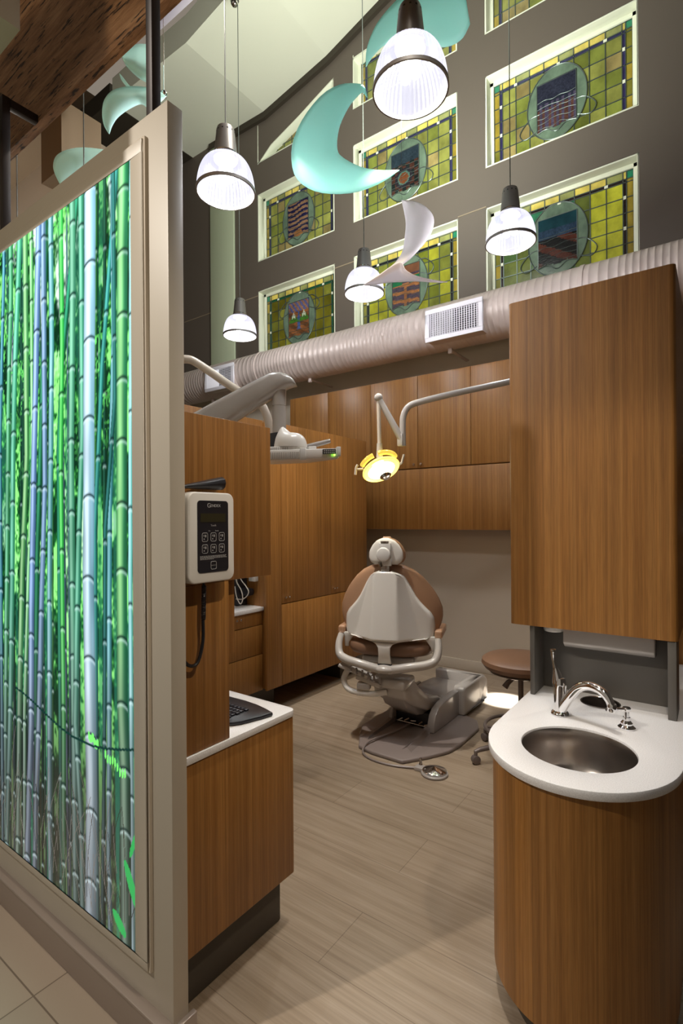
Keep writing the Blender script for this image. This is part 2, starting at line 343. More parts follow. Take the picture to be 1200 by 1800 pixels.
LEAVES = {'crescent': ([(-2.17, 3.367, 4.936), (-2.171, 3.329, 4.998), (-2.216, 3.258, 4.995), (-2.293, 3.164, 4.957), (-2.378, 3.064, 4.856), (-2.463, 2.965, 4.676), (-2.508, 2.894, 4.486), (-2.502, 2.861, 4.318), (-2.456, 2.856, 4.165), (-2.354, 2.892, 4.059), (-2.22, 2.951, 4.006), (-2.055, 3.033, 3.997), (-1.899, 3.108, 4.04), (-1.774, 3.16, 4.11)], [(-2.17, 3.367, 4.936), (-2.181, 3.321, 4.951), (-2.196, 3.272, 4.896), (-2.224, 3.214, 4.807), (-2.245, 3.161, 4.698), (-2.255, 3.116, 4.59), (-2.251, 3.081, 4.462), (-2.227, 3.06, 4.366), (-2.182, 3.055, 4.307), (-2.122, 3.06, 4.252), (-2.049, 3.075, 4.198), (-1.967, 3.097, 4.157), (-1.866, 3.131, 4.128), (-1.774, 3.16, 4.11)], 0.05, 'teal'), 'swoosh_upper': ([(-2.056, 3.697, 4.268), (-1.959, 3.727, 4.238), (-1.87, 3.75, 4.172), (-1.808, 3.753, 4.079), (-1.794, 3.723, 3.971), (-1.812, 3.668, 3.864), (-1.858, 3.594, 3.759), (-1.924, 3.505, 3.647), (-2.047, 3.374, 3.537), (-2.148, 3.26, 3.45)], [(-2.13, 3.829, 4.36), (-2.09, 3.796, 4.244), (-2.055, 3.759, 4.131), (-2.031, 3.715, 4.038), (-2.015, 3.665, 3.928), (-2.002, 3.613, 3.812), (-2.007, 3.547, 3.72), (-2.018, 3.478, 3.647), (-2.07, 3.378, 3.554), (-2.148, 3.26, 3.45)], 0.1, 'white'), 'swoosh_lower': ([(-2.148, 3.26, 3.45), (-2.054, 3.328, 3.522), (-1.985, 3.378, 3.581), (-1.919, 3.426, 3.619), (-1.891, 3.446, 3.563), (-1.836, 3.486, 3.52), (-1.743, 3.553, 3.489), (-1.636, 3.631, 3.467)], [(-2.148, 3.26, 3.45), (-2.087, 3.339, 3.467), (-2.032, 3.415, 3.492), (-1.976, 3.49, 3.509), (-1.919, 3.567, 3.525), (-1.861, 3.644, 3.538), (-1.802, 3.723, 3.546), (-1.72, 3.817, 3.558)], -0.06, 'white'), 'disc_upper': ([(-1.958, 3.027, 4.826), (-1.924, 2.99, 4.91), (-1.856, 2.978, 4.999), (-1.777, 2.973, 5.046), (-1.69, 2.974, 5.079), (-1.597, 2.98, 5.113), (-1.493, 2.993, 5.126), (-1.355, 3.032, 5.088), (-1.25, 3.046, 4.975)], [(-1.958, 3.027, 4.826), (-1.893, 3.012, 4.852), (-1.813, 3.009, 4.876), (-1.717, 3.017, 4.868), (-1.61, 3.032, 4.814), (-1.48, 3.065, 4.738), (-1.37, 3.083, 4.692), (-1.28, 3.086, 4.695), (-1.22, 3.068, 4.74)], 0.06, 'teal'), 'disc_tip': ([(-1.811, 3.01, 5.19), (-1.753, 2.97, 5.079), (-1.659, 2.956, 5.038), (-1.561, 2.944, 5.019)], [(-1.811, 3.01, 5.19), (-1.771, 2.957, 5.154), (-1.688, 2.934, 5.123), (-1.561, 2.944, 5.098)], 0.0, 'teal'), 'lobe_a': ([(-3.263, 1.587, 3.755), (-3.308, 1.571, 3.842), (-3.331, 1.572, 3.908), (-3.329, 1.592, 3.975), (-3.291, 1.637, 4.02), (-3.224, 1.703, 4.044), (-3.125, 1.793, 4.039), (-3.051, 1.864, 4.019)], [(-3.263, 1.587, 3.755), (-3.249, 1.615, 3.785), (-3.223, 1.651, 3.83), (-3.191, 1.692, 3.864), (-3.156, 1.735, 3.891), (-3.126, 1.774, 3.928), (-3.081, 1.824, 3.963), (-3.051, 1.864, 4.019)], 0.05, 'mint'), 'lobe_b': ([(-3.023, 1.761, 4.076), (-3.048, 1.743, 4.132), (-3.056, 1.737, 4.209), (-3.044, 1.745, 4.286), (-3.004, 1.774, 4.342), (-2.936, 1.824, 4.366), (-2.857, 1.881, 4.365), (-2.786, 1.933, 4.347), (-2.738, 1.968, 4.305)], [(-3.023, 1.761, 4.076), (-3.008, 1.771, 4.125), (-2.982, 1.79, 4.174), (-2.943, 1.819, 4.215), (-2.891, 1.856, 4.25), (-2.857, 1.881, 4.26), (-2.823, 1.906, 4.235), (-2.786, 1.932, 4.252), (-2.738, 1.968, 4.305)], 0.08, 'mint'), 'lobe_c': ([(-3.053, 1.863, 4.652), (-3.026, 1.882, 4.691), (-2.979, 1.916, 4.716), (-2.93, 1.952, 4.719), (-2.871, 1.994, 4.705)], [(-2.96, 1.806, 4.562), (-2.935, 1.824, 4.499), (-2.896, 1.853, 4.446), (-2.851, 1.886, 4.404), (-2.786, 1.933, 4.368)], 0.1, 'mint'), 'lobe_tip': ([(-3.016, 1.828, 4.493), (-2.992, 1.824, 4.44), (-2.957, 1.829, 4.39), (-2.919, 1.836, 4.348)], [(-3.016, 1.828, 4.493), (-2.983, 1.831, 4.454), (-2.951, 1.833, 4.412), (-2.908, 1.844, 4.355)], 0.0, 'mint')}

# ------------------------------------------------------------------ the setting
W = 5.5
XL, XR, YF = -9.0, 2.2, -3.5
# floor: plank field plus aisle tile in front of the light-box wall
fl = MB().box((XL, 1.0, -.05), (XR, W+.3, 0)).box((-1.39, YF, -.05), (XR, 1.0, 0))
struct(fl.build('floor', M['plank'], smooth=False))
struct(MB().box((XL, YF, -.05), (-1.39, 1.0, 0)).build('floor', M['tile'], smooth=False))

# window wall with openings
cols = [(-5.47, -4.07), (-3.76, -2.345), (-2.02, -.575)]
rows = [(4.10, 5.05), (5.49, 6.475), (6.94, 7.59)]
arch = [(-5.47, 6.94), (-5.37, 7.0), (-5.2, 7.11), (-4.95, 7.19), (-4.67, 7.28), (-4.33, 7.41), (-4.07, 7.50)]
TOP = 9.4; TH = .22
wb = MB()
def wp(poly): wb.prism(poly, 1, W, W+TH)
def wr(x0, x1, z0, z1): wp([(x0, z0), (x1, z0), (x1, z1), (x0, z1)])
xs = [XL] + [v for c in cols for v in c] + [XR]
for i in range(0, len(xs), 2): wr(xs[i], xs[i+1], 0, TOP)
for ci, (x0, x1) in enumerate(cols):
    z = 0
    for ri, (a, b) in enumerate(rows):
        wr(x0, x1, z, a); z = b
    if ci == 0: wp(arch + [(x1, TOP), (x0, TOP)])
    elif ci == 1: wp([(x0, 7.59), (x1, 7.68), (x1, TOP), (x0, TOP)])
    else: wr(x0, x1, 7.68, TOP)
struct(wb.build('wall_window', M['wall_brown'], smooth=False))
struct(MB().box((-6.50, W-.035, 0), (-5.96, W, 7.56)).build('lit_strip', M['lit_green'], bevel=.008))  # raised pale strip standing in for light falling on the wall
struct(MB().box((-7.2, W-.004, 4.985), (-5.47, W, 4.997)).box((-4.07, W-.004, 4.985), (-3.76, W, 4.997)).box((-2.345, W-.004, 5.065), (-2.02, W, 5.075)).build('trim_2', M['ceil_tan'], smooth=False))
struct(MB().box((XL, W-.02, 0), (XR, W, .115)).build('baseboard_window', M['wall_under'], bevel=.004))
struct(MB().box((XL, W-.006, .115), (XR, W, 3.95)).build('wall_lower', M['wall_under'], smooth=False))

# ceilings
cp = [(-6.95, 7.64), (-6.5, 7.64), (-5.3, 7.60), (-4.15, 7.80), (-3.3, 8.06), (-1.4, 8.6), (XR, 8.0)]
struct(MB().prism(cp + [(x, z+.35) for x, z in cp[::-1]], 1, 4.1, W+.01).build('ceiling', M['ceil'], smooth=False))
struct(MB().prism([(x, z-.09) for x, z in cp[1:-1]] + [(x, z+.01) for x, z in cp[1:-1]][::-1], 1, W-.05, W).build('shadow_strip', M['ceil_dark'], smooth=False))  # dark strip shaped to imitate the soft shadow under the ceiling
struct(MB().box((XL, 4.06, 7.63), (-6.951, W-.01, 7.9)).build('ceiling', M['ceil_dark'], smooth=False))
struct(MB().box((XL, YF, 9.2), (XR, 4.1, 9.3)).box((XL, 4.06, 8.3), (XR, 4.1, 9.2)).build('ceiling', M['ceil_dark'], smooth=False))
struct(MB().box((XL-.1, YF, 0), (XL, W, 9.3)).build('wall_left', M['ceil_brown'], smooth=False))
struct(MB().box((XR, YF, 0), (XR+.1, W, 9.3)).build('wall_right', M['wall_brown'], smooth=False))
# soffits seen over the light-box wall
struct(MB().box((-3.73, 1.68, 4.0), (-3.45, 1.95, 4.45)).build('trim_4', M['ceil_brown'], smooth=False))
struct(MB().box((-6.2, 1.22, 4.45), (-3.73, 2.3, 4.52)).build('trim_6', M['ceil_tan'], smooth=False))
struct(MB().box((-5.2, 1.9, 3.2), (-3.73, 2.0, 4.45)).build('wall_passage', M['wall_pale'], smooth=False))
w10 = struct(MB().box((-5.1, 1.86, 3.45), (-4.2, 1.90, 4.0)).build('window_10', M['black'], smooth=False))
struct(MB().box((-5.15, 1.84, 4.0), (-4.1, 1.90, 4.06)).build('window_trim', M['reveal'], w10, bevel=.005))
struct(MB().box((-3.3, .4, 3.3), (-1.835, .765, 3.7)).build('trim_7', M['ceil_tan'], bevel=.004))

# ------------------------------------------------------------------ light-box wall
struct(MB().box((-6.5, .998, 0), (-1.384, 1.056, 3.012)).build('wall_partition', M['wall_pale'], bevel=.004))
sk = MB().box((-6.5, .968, 0), (-1.366, .999, .118)).box((-1.385, .968, 0), (-1.366, 1.075, .118))
sk.box((-6.5, .963, .112), (-1.362, .999, .125))
struct(sk.build('baseboard_partition', M['metal_skirt'], bevel=.003))

lb = empty('light_box', (-2.5, .998, .2), 'backlit photograph of green bamboo stems in a pale frame on the partition wall', 'light box')
X0, X1, Z0, Z1 = -4.3, -1.564, .272, 2.887
f = MB()
f.box((X0-.05, .981, Z1), (X1+.067, .998, Z1+.045)).box((X0-.05, .981, Z0-.03), (X1+.067, .998, Z0))
f.box((X0-.05, .981, Z0), (X0, .998, Z1)).box((X1, .981, Z0), (X1+.067, .998, Z1))
f.build('frame', M['wall_pale'], lb, bevel=.003)
f = MB(); f.box((X1+.067, .987, Z0-.035), (X1+.076, .998, Z1+.05)).box((X0-.05, .987, Z1+.045), (X1+.067, .998, Z1+.052)).box((X0-.05, .987, Z0-.037), (X1+.067, .998, Z0-.03))
f.build('frame_gasket', M['wall_under'], lb, smooth=False)

# the printed picture: painted into a fine vertex grid
NX, NZ = 900, 560
gx = np.linspace(X0, X1, NX); gz = np.linspace(Z0, Z1, NZ)
GX, GZ = np.meshgrid(gx, gz)
rng = np.random.RandomState(5)
def vnoise(sx, sz, seed):
    r = np.random.RandomState(seed)
    nx = int((X1-X0)*sx)+3; nz = int((Z1-Z0)*sz)+3
    g = r.rand(nz, nx); u = (GX-X0)*sx; v = (GZ-Z0)*sz
    i = u.astype(int); j = v.astype(int); fu = u-i; fv = v-j
    fu = fu*fu*(3-2*fu); fv = fv*fv*(3-2*fv)
    return (g[j,i]*(1-fu)+g[j,i+1]*fu)*(1-fv)+(g[j+1,i]*(1-fu)+g[j+1,i+1]*fu)*fv
def sm(a, b, x): t = np.clip((x-a)/(b-a), 0, 1); return t*t*(3-2*t)
def A3(c): return np.array(c, dtype=float)
H01 = (GZ-Z0)/(Z1-Z0)
n1 = vnoise(14, 7, 1)*.5+vnoise(45, 30, 2)*.3+vnoise(110, 80, 3)*.2
n2 = vnoise(30, 1.2, 4)
base = np.zeros((NZ, NX, 3))
leafy = A3((.06,.42,.03)); bright = A3((.42,.95,.20)); whit = A3((.95,1.0,.92)); dark = A3((.0,.10,.04)); ground = A3((.10,.085,.07))
t = sm(.36, .62, n1)[..., None]
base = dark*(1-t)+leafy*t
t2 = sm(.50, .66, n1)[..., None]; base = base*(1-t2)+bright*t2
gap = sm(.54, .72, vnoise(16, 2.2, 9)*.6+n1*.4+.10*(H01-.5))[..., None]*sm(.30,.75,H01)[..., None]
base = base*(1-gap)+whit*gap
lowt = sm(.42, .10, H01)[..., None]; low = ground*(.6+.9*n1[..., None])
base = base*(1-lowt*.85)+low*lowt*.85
strk = sm(.62,.75,n2)[..., None]*.5; base = base*(1-strk)+A3((.05,.35,.22))*strk
NB = vnoise(60, 6, 21)
def draw(P, hw, cl, cd_, nodes):
    zs = np.array([p[1] for p in P][::-1]); xv = np.array([p[0] for p in P][::-1])
    xc = np.interp(gz, zs, xv)
    i0 = max(0, int((xc.min()-hw-X0)/(X1-X0)*(NX-1))); i1 = min(NX, int((xc.max()+hw-X0)/(X1-X0)*(NX-1))+2)
    if i1 <= i0: return
    S_ = (slice(None), slice(i0, i1)); gxs = GX[S_]; gzs = GZ[S_]; hs = H01[S_]
    u = (gxs-xc[:, None])/hw
    m = np.abs(u) < 1
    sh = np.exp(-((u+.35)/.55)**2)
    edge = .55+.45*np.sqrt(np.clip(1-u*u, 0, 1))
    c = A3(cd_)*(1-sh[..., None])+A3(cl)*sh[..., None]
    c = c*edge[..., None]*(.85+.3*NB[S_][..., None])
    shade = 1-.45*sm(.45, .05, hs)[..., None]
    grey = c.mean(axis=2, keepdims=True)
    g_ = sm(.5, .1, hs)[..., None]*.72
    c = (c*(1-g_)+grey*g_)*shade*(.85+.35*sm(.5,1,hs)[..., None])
    if isinstance(nodes, (int, float)):
        k = nodes; ph = (abs(P[0][0])*7.3) % k; ns = np.arange(Z0-.3+ph, Z1+.3, k)
    else: ns = np.array(nodes)
    w = max(hw, .012)
    for zn in ns:
        dz = gzs-(zn+.011*(1-u*u)*(w/.03))
        dk = np.exp(-(dz/.0055)**2)[..., None]; lt = np.exp(-((dz+.012)/.006)**2)[..., None]
        c = c*(1-.85*dk)+A3((.0,.05,.05))*.85*dk; c = c*(1-.35*lt)+A3((.9,1,.95))*.35*lt
    a = (sm(1.0, .88, np.abs(u))*m)[..., None]
    base[S_] = base[S_]*(1-a)+c*a
# thin stems far back, then the photographed ones
pal = [((.3,.7,.5),(.03,.3,.15)), ((.45,.75,.75),(.1,.35,.4)), ((.35,.85,.25),(.03,.4,.05)), ((.12,.5,.3),(.0,.2,.1)), ((.55,.65,.85),(.15,.3,.4))]
for k in range(60):
    x = rng.uniform(X0, X1); dx = rng.uniform(-.05, .05); p = pal[rng.randint(5)]
    draw([(x, Z1), (x+dx, Z0)], rng.uniform(.006, .012), tuple(.45*v for v in p[0]), tuple(.5*v for v in p[1]), float(rng.uniform(.2, .35)))
for k in range(46):
    x = rng.uniform(X0, -2.62); dx = rng.uniform(-.08, .08); p = pal[rng.randint(5)]
    draw([(x, Z1), (x+dx, Z0)], rng.uniform(.012, .032), p[0], p[1], float(rng.uniform(.22, .4)))
# leaf sprays over the upper part and a tangle of roots at the foot
lf = sm(.60, .66, vnoise(40, 26, 31)*.5+vnoise(120, 90, 32)*.5)*sm(.52,.85,H01)*sm(.35,.6,vnoise(6,3,33))
lf = (lf*.85)[..., None]; base = base*(1-lf)+A3((.25,.85,.10))*(.5+.9*vnoise(90,60,34)[..., None])*lf
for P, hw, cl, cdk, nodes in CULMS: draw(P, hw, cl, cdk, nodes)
for k in range(190):
    x = rng.uniform(X0, X1); z = Z0+rng.uniform(0, .30)*rng.rand(); L_ = rng.uniform(.1, .36); sl_ = rng.uniform(-.5, .35); cv = rng.uniform(-.8, .8)
    zz = GZ[:, 0]; sel = np.where((zz > z)&(zz < z+L_))[0]
    for j in sel:
        q = (zz[j]-z)/L_; i = int((x+sl_*L_*q+cv*L_*q*q*.3-X0)/(X1-X0)*(NX-1))
        if 0 <= i < NX: base[j, i] = (.28,.24,.20) if k % 3 else (.07,.05,.04)
for (cx_, cz_, rx_, rz_, rot) in [(-1.585,.48,.020,.085,.5), (-1.66,.325,.020,.050,.9), (-1.575,.62,.010,.05,-.4)]:
    a_ = ((GX-cx_)*math.cos(rot)+(GZ-cz_)*math.sin(rot))/rx_; b_2 = (-(GX-cx_)*math.sin(rot)+(GZ-cz_)*math.cos(rot))/rz_
    mk = (a_*a_+b_2*b_2) < 1; base[mk] = np.array((.03,.50,.10))
for (xa, za, xb, zb) in [(-1.85,.92,-1.79,.90), (-1.74,.88,-1.62,.84)]:
    for q in np.linspace(0, 1, 9):
        mk = (((GX-(xa+(xb-xa)*q))/.005)**2+((GZ-(za+(zb-za)*q)-.008*math.sin(q*40))/.016)**2) < 1; base[mk] = np.array((.30,1.0,.05))
rp = np.abs(GZ-(.935-.05*np.cos((GX+1.9)*5))) < .0045; base[rp&(GX > -2.45)] = np.array((.0,.10,.08))
base = np.clip(base, 0, 1.1)**1.5; base[..., 2] = np.minimum(1.1, base[..., 2]+.10*base[..., 1]); base[..., 0] = base[..., 0]*.92; gr_ = base.mean(axis=2, keepdims=True); base = base*.87+gr_*.13
me = bpy.data.meshes.new('picture')
vv = np.stack([GX-(-2.5), np.full_like(GX, .9835-.998), GZ-.2], axis=-1).reshape(-1, 3)
ii = (np.arange(NZ-1)[:, None]*NX+np.arange(NX-1)[None, :]).ravel()
ff = np.stack([ii, ii+1, ii+NX+1, ii+NX], axis=1)
me.vertices.add(len(vv)); me.vertices.foreach_set('co', vv.ravel())
me.loops.add(ff.size); me.loops.foreach_set('vertex_index', ff.ravel().astype(np.int32))
me.polygons.add(len(ff)); me.polygons.foreach_set('loop_start', np.arange(0, ff.size, 4).astype(np.int32))
me.update(); me.validate()
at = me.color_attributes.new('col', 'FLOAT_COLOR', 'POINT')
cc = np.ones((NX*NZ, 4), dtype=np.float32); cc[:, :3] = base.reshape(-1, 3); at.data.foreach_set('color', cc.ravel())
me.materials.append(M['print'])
pic = bpy.data.objects.new('picture', me); COL.objects.link(pic); pic.parent = lb
pic['label'] = 'glowing bamboo grove photograph'
# light that the box gives the aisle
al = area('light_box_glow', (-2.5, .90, 1.6), (-2.5, -1, 1.6), 9, (.7, 1, .8), 1.9, 2.3)

# ------------------------------------------------------------------ beam and metal posts above the wall
struct(MB().box((-6.0, 1.165, 3.60), (.5, 1.205, 5.8)).build('beam', M['strand'], smooth=False))
def post(x, ztop, label, arm):
    r = empty('metal_post', (x, 1.02, 3.012), label, 'post')
    MB().box((x-.017, 1.01, 3.012), (x+.017, 1.044, ztop)).build('upright', M['postmetal'], r, bevel=.003)
    if arm:
        MB().box((x-.017, 1.044, ztop-.04), (x+.017, 1.165, ztop-.002)).build('bracket', M['postmetal'], r, bevel=.003)
post(-2.63, 3.635, 'dark metal post with a bracket arm at the left end of the wall top', True)
post(-1.497, 4.6, 'tall dark metal post rising from the wall top beside its right end', False)

# ------------------------------------------------------------------ windows of stained glass
def window(n, ci, ri, seed):
    r = random.Random(seed)
    x0, x1 = cols[ci]; z0, z1 = rows[ri]
    if ri == 2: z1 = [7.50, 7.63, 7.68][ci]
    w = struct(empty('window_%d' % n, ((x0+x1)/2, W, z0)))
    t = .014; D = .155
    fr = MB()
    # reveal lining
    fr.box((x0, W-.002, z0), (x0+t, W+D, z1)).box((x1-t, W-.002, z0), (x1, W+D, z1)).box((x0, W-.002, z0), (x1, W+D, z0+t))
    if ri < 2: fr.box((x0, W-.002, z1-t), (x1, W+D, z1))
    elif ci == 0:
        fr.prism(arch + [(x, z-.02) for x, z in arch[::-1]], 1, W-.002, W+D)
    else: fr.prism([(x0, z1-.03), (x1, z1+.03), (x1, z1-.01), (x0, z1-.06)], 1, W-.002, W+D)
    q = .042   # sash
    fr.box((x0+t, W+.10, z0+t), (x0+t+q, W+D, z1)).box((x1-t-q, W+.10, z0+t), (x1-t, W+D, z1))
    fr.box((x0+t, W+.10, z0+t), (x1-t, W+D, z0+t+q))
    if ri < 2: fr.box((x0+t, W+.10, z1-t-q), (x1-t, W+D, z1-t))
    fr.build('window_frame', M['reveal'], w, bevel=.003)
    a0, a1, b0, b1 = x0+t+q, x1-t-q, z0+t+q, (z1-t-q if ri < 2 else z1)
    # panes
    def gcol():
        k = r.random(); g = r.uniform(.75, 1.2)
        if ri == 0 and ci == 0: c = (.20,.19,.02) if k < .7 else (.28,.30,.05)
        elif ri == 0 and ci == 1: c = (.40,.42,.04) if k < .35 else (.27,.31,.06) if k < .7 else (.20,.24,.03)
        elif ri == 0: c = (.11,.22,.07) if k < .5 else (.17,.22,.05)
        elif k < .5: c = (.33,.36,.09)
        elif k < .8: c = (.24,.29,.06)
        else: c = (.36,.30,.12)
        return tuple(v*g for v in c)
    yb = .075; bb = .03   # yellow border, coloured fillet
    blue = [(.01,.14,.05), (.02,.02,.02), (.03,.02,.02)][ci] if ri == 0 else (.05,.045,.15)
    xsn = [a0, a0+.06, a0+.06+bb]; nx = 8
    ix0, ix1 = a0+.06+bb, a1-.06-bb
    xsn += [ix0+(ix1-ix0)*i/nx for i in range(1, nx+1)] + [ix1+bb, a1]
    iz0, iz1 = b0, b1-yb-bb; nz = 5 if ri < 2 else 3
    zsn = [iz0+(iz1-iz0)*i/nz for i in range(nz+1)] + [iz1+bb, b1]
    g = MB(); cc = []; Y = W+.125
    def top_at(x):
        if ri < 2: return 99
        if ci == 0: return float(np.interp(x, [p[0] for p in arch], [p[1] for p in arch]))-.015
        return z1
    for i in range(len(xsn)-1):
        for j in range(len(zsn)-1):
            xa, xb, za, zb = xsn[i], xsn[i+1], zsn[j], zsn[j+1]
            ta, tb = top_at(xa), top_at(xb)
            if za >= max(ta, tb)-.01: continue
            g.add([(xa, Y, za), (xb, Y, za), (xb, Y, min(zb, max(tb, za+.002))), (xa, Y, min(zb, max(ta, za+.002)))], [(0, 1, 2, 3)])
            c = gcol()
            if i in (1, len(xsn)-3): c = tuple(v*(1 if (j % 2) else .9) for v in blue)
            if i in (0, len(xsn)-2): c = (.42,.33,.05) if r.random() < .6 else (.22,.22,.04)
            if j == len(zsn)-3 and 1 <= i <= len(xsn)-3: c = blue
            if j == len(zsn)-2: c = (.85,.72,.16) if (i % 3) else (.36,.40,.14)
            if ci == 2 and ri == 0 and i > 7 and j < 5 and 2 <= i < len(xsn)-3: c = (.62,.66,.06)
            if ci == 2 and ri == 0 and i in (3,4,5,6) and j >= 3 and j < 5: c = (.05,.24,.13)
            if (i in (0, len(xsn)-2)) and j == len(zsn)-2: c = (.03,.30,.16)
            cc.append(c)
    if ri == 0 and ci == 2: pass
    o = MBuild_flat(g, 'pane', M['glass'], w); colour_faces(o, cc)
    # lead lattice
    ld = MB()
    for i, x in enumerate(xsn):
        zt = min(b1, top_at(x))
        if zt > b0+.02: ld.box((x-.0045, Y-.008, b0), (x+.0045, Y-.001, zt))
    for j, z in enumerate(zsn):
        xa = a0
        if ri == 2 and ci == 0:
            xa = float(np.interp(z+.015, [p[1] for p in arch], [p[0] for p in arch])) if z < 7.48 else a1
            xa = max(a0, xa)
        if a1-xa > .03: ld.box((xa, Y-.008, z-.004), (a1, Y-.001, z+.004))
    ld.build('lead_lattice', M['lead'], w, smooth=False)
    if ri == 2: return w
    # white corner jewels in the fillets
    jw = MB()
    for i in (3, 6, 9): 
        if i < len(xsn): jw.box((xsn[i]-.016, Y-.012, iz1+.002), (xsn[i]+.016, Y-.006, iz1+bb-.002))
    for j in (2, 4):
        for x in (a0+.075, a1-.075): jw.box((x-.012, Y-.012, zsn[j]-.016), (x+.012, Y-.006, zsn[j]+.016))
    jw.build('jewel', M['reveal'], w, smooth=False)
    # medallion
    mx, mz = (a0+a1)/2-.02, (b0+iz1)/2+.02; RX, RZ = .29, .37
    md = empty('medallion', (mx, Y, mz)); md.parent = w; md.location = (mx-w.location.x, Y-W, mz-z0)
    dk = MB(); n_ = 40
    dk.add([(mx+RX*math.cos(2*PI*k/n_), Y-.010, mz+RZ*math.sin(2*PI*k/n_)) for k in range(n_)], [tuple(range(n_))])
    dsk = MBuild_flat(dk, 'surround_glass', M['glass'], md); colour_faces(dsk, [(.17,.26,.19)])
    rg = MB(); rg.tube([(mx+RX*math.cos(2*PI*k/n_), Y-.012, mz+RZ*math.sin(2*PI*k/n_)) for k in range(n_+1)], .006, 6)
    for sgn in (-1, 1):
        zc = mz-.16 if (ri+ci) % 2 == 0 or ri else mz+.16
        if ri == 0 and ci == 0: zc = mz+.17
        rg.tube(catmull([(mx+sgn*.17, Y-.012, zc+.10), (mx+sgn*.27, Y-.012, zc+.09), (mx+sgn*.37, Y-.012, zc-.02), (mx+sgn*.32, Y-.012, zc-.10), (mx+sgn*.2, Y-.012, zc-.06)], 16), .0055, 6)
    rg.build('scroll_ring', M['lead'], md)
    # pictorial shield
    sx, sz0, sz1 = .19, mz-.29, mz+.24
    U, V = 30, 40
    sh = MB(); sc = []
    for i in range(U):
        for j in range(V):
            u0, u1 = i/U, (i+1)/U; v0, v1 = j/V, (j+1)/V
            uc, vc = (u0+u1)/2, (v0+v1)/2
            if vc < .10*(1-abs(2*uc-1)*0+ -abs(abs(2*uc-1)-.5)*1.2+.2): continue
            sh.add([(mx-sx+2*sx*u0, Y-.016, sz0+(sz1-sz0)*v0), (mx-sx+2*sx*u1, Y-.016, sz0+(sz1-sz0)*v0),
                    (mx-sx+2*sx*u1, Y-.016, sz0+(sz1-sz0)*v1), (mx-sx+2*sx*u0, Y-.016, sz0+(sz1-sz0)*v1)], [(0,1,2,3)])
            sc.append(scene_colour(ci, ri, uc, vc, r))
    shd = MBuild_flat(sh, 'shield', M['glass'], md); colour_faces(shd, sc)
    ln = MB(); ln.box((mx-sx-.004, Y-.02, sz0+.05), (mx-sx+.004, Y-.014, sz1)).box((mx+sx-.004, Y-.02, sz0+.05), (mx+sx+.004, Y-.014, sz1)).box((mx-sx, Y-.02, sz1-.004), (mx+sx, Y-.014, sz1+.004))
    for k in range(6):
        zz = sz0+.07+k*.055
        ln.tube(catmull([(mx-sx+2*sx*q/5, Y-.018, zz+r.uniform(-.018, .018)) for q in range(6)], 18), .0025, 5)
    ln.tube(catmull([(mx-sx, Y-.018, sz0+.03), (mx-sx*.5, Y-.018, sz0+.045), (mx, Y-.018, sz0-.01), (mx+sx*.5, Y-.018, sz0+.045), (mx+sx, Y-.018, sz0+.03)], 18), .005, 6)
    ln.build('shield_leading', M['lead'], md)
    return w
def MBuild_flat(g, name, m_, parent):
    """quads kept in order so that face colours line up"""
    inv = world_matrix(parent).inverted()
    me = bpy.data.meshes.new(name); me.from_pydata([tuple(inv @ v) for v in g.v], [], g.f); me.update()
    if len(me.polygons) and me.polygons[0].normal.y > 0: me.flip_normals()
    me.materials.append(m_); o = bpy.data.objects.new(name, me); COL.objects.link(o); o.parent = parent; return o
def scene_colour(ci, ri, u, v, r):
    g = r.uniform(.75, 1.2)
    if (ci, ri) == (0, 0):       # two snowy peaks over a river
        for cx_ in (.25, .75):
            hgt = .72-abs(u-cx_)*1.0
            if v < hgt and v > .45:
                return (.65,.75,.60) if v > hgt-.0 -.11 and hgt > .62 else tuple(c*g for c in (.07,.22,.03))
        if v > .72: return tuple(c*g for c in ((.10,.12,.30) if (u+v) % .2 > .1 else (.30,.16,.10)))
        if abs(u-.5) < .10*(1.1-v) and v > .25: return (.07,.13,.35)
        return tuple(c*g for c in ((.32,.13,.05) if math.sin(u*11+v*25) > 0 else (.16,.07,.03)))
    if (ci, ri) == (0, 1):       # waves and a half sun
        d = math.hypot(u-.5, (v-.1)*1.4)
        if d < .22: return (.35,.16,.06)
        return tuple(c*g for c in ((.02,.02,.07) if math.sin(v*48+math.sin(u*6)*1.5) > .1 else (.30,.18,.11)))
    if (ci, ri) == (1, 1):       # concentric disc
        d = math.hypot(u-.45, (v-.38)*1.4)
        if d < .17: return (.20,.07,.03)
        if d < .22: return (.10,.22,.18)
        if d < .32: return (.03,.03,.04)
        return tuple(c*g for c in ((.03,.05,.07) if v > .7 else (.09,.04,.03) if math.sin(u*23)*math.sin(v*19) > 0 else (.02,.03,.03)))
    if (ci, ri) == (1, 0):       # banded shore with a tree
        if abs(u-.5) < .05 and v < .6: return (.35,.15,.06)
        if .58 < v < .72 and math.sin(u*9) > -.3: return (.02,.16,.07)
        if v > .8: return (.20,.09,.05)
        return tuple(c*g for c in ((.34,.15,.06) if math.sin(v*34+u*3) > .2 else (.08,.06,.09)))
    if (ci, ri) == (2, 0):       # dark hills
        if v > .78: return (.015,.06,.08)
        if v > .6: return tuple(c*g for c in (.03,.06,.11))
        return tuple(c*g for c in ((.10,.03,.02) if math.sin(u*7+v*16) > .3 else (.012,.014,.016)))
    d = (u*7) % 1                  # small houses and mosaic
    return tuple(c*g for c in ((.09,.08,.14) if d > .5 and v < .6 else (.12,.06,.05) if v < .5 else (.03,.035,.06)))
n = 1
for ci in range(3):
    for ri in range(3):
        window(n, ci, ri, 100+n); n += 1

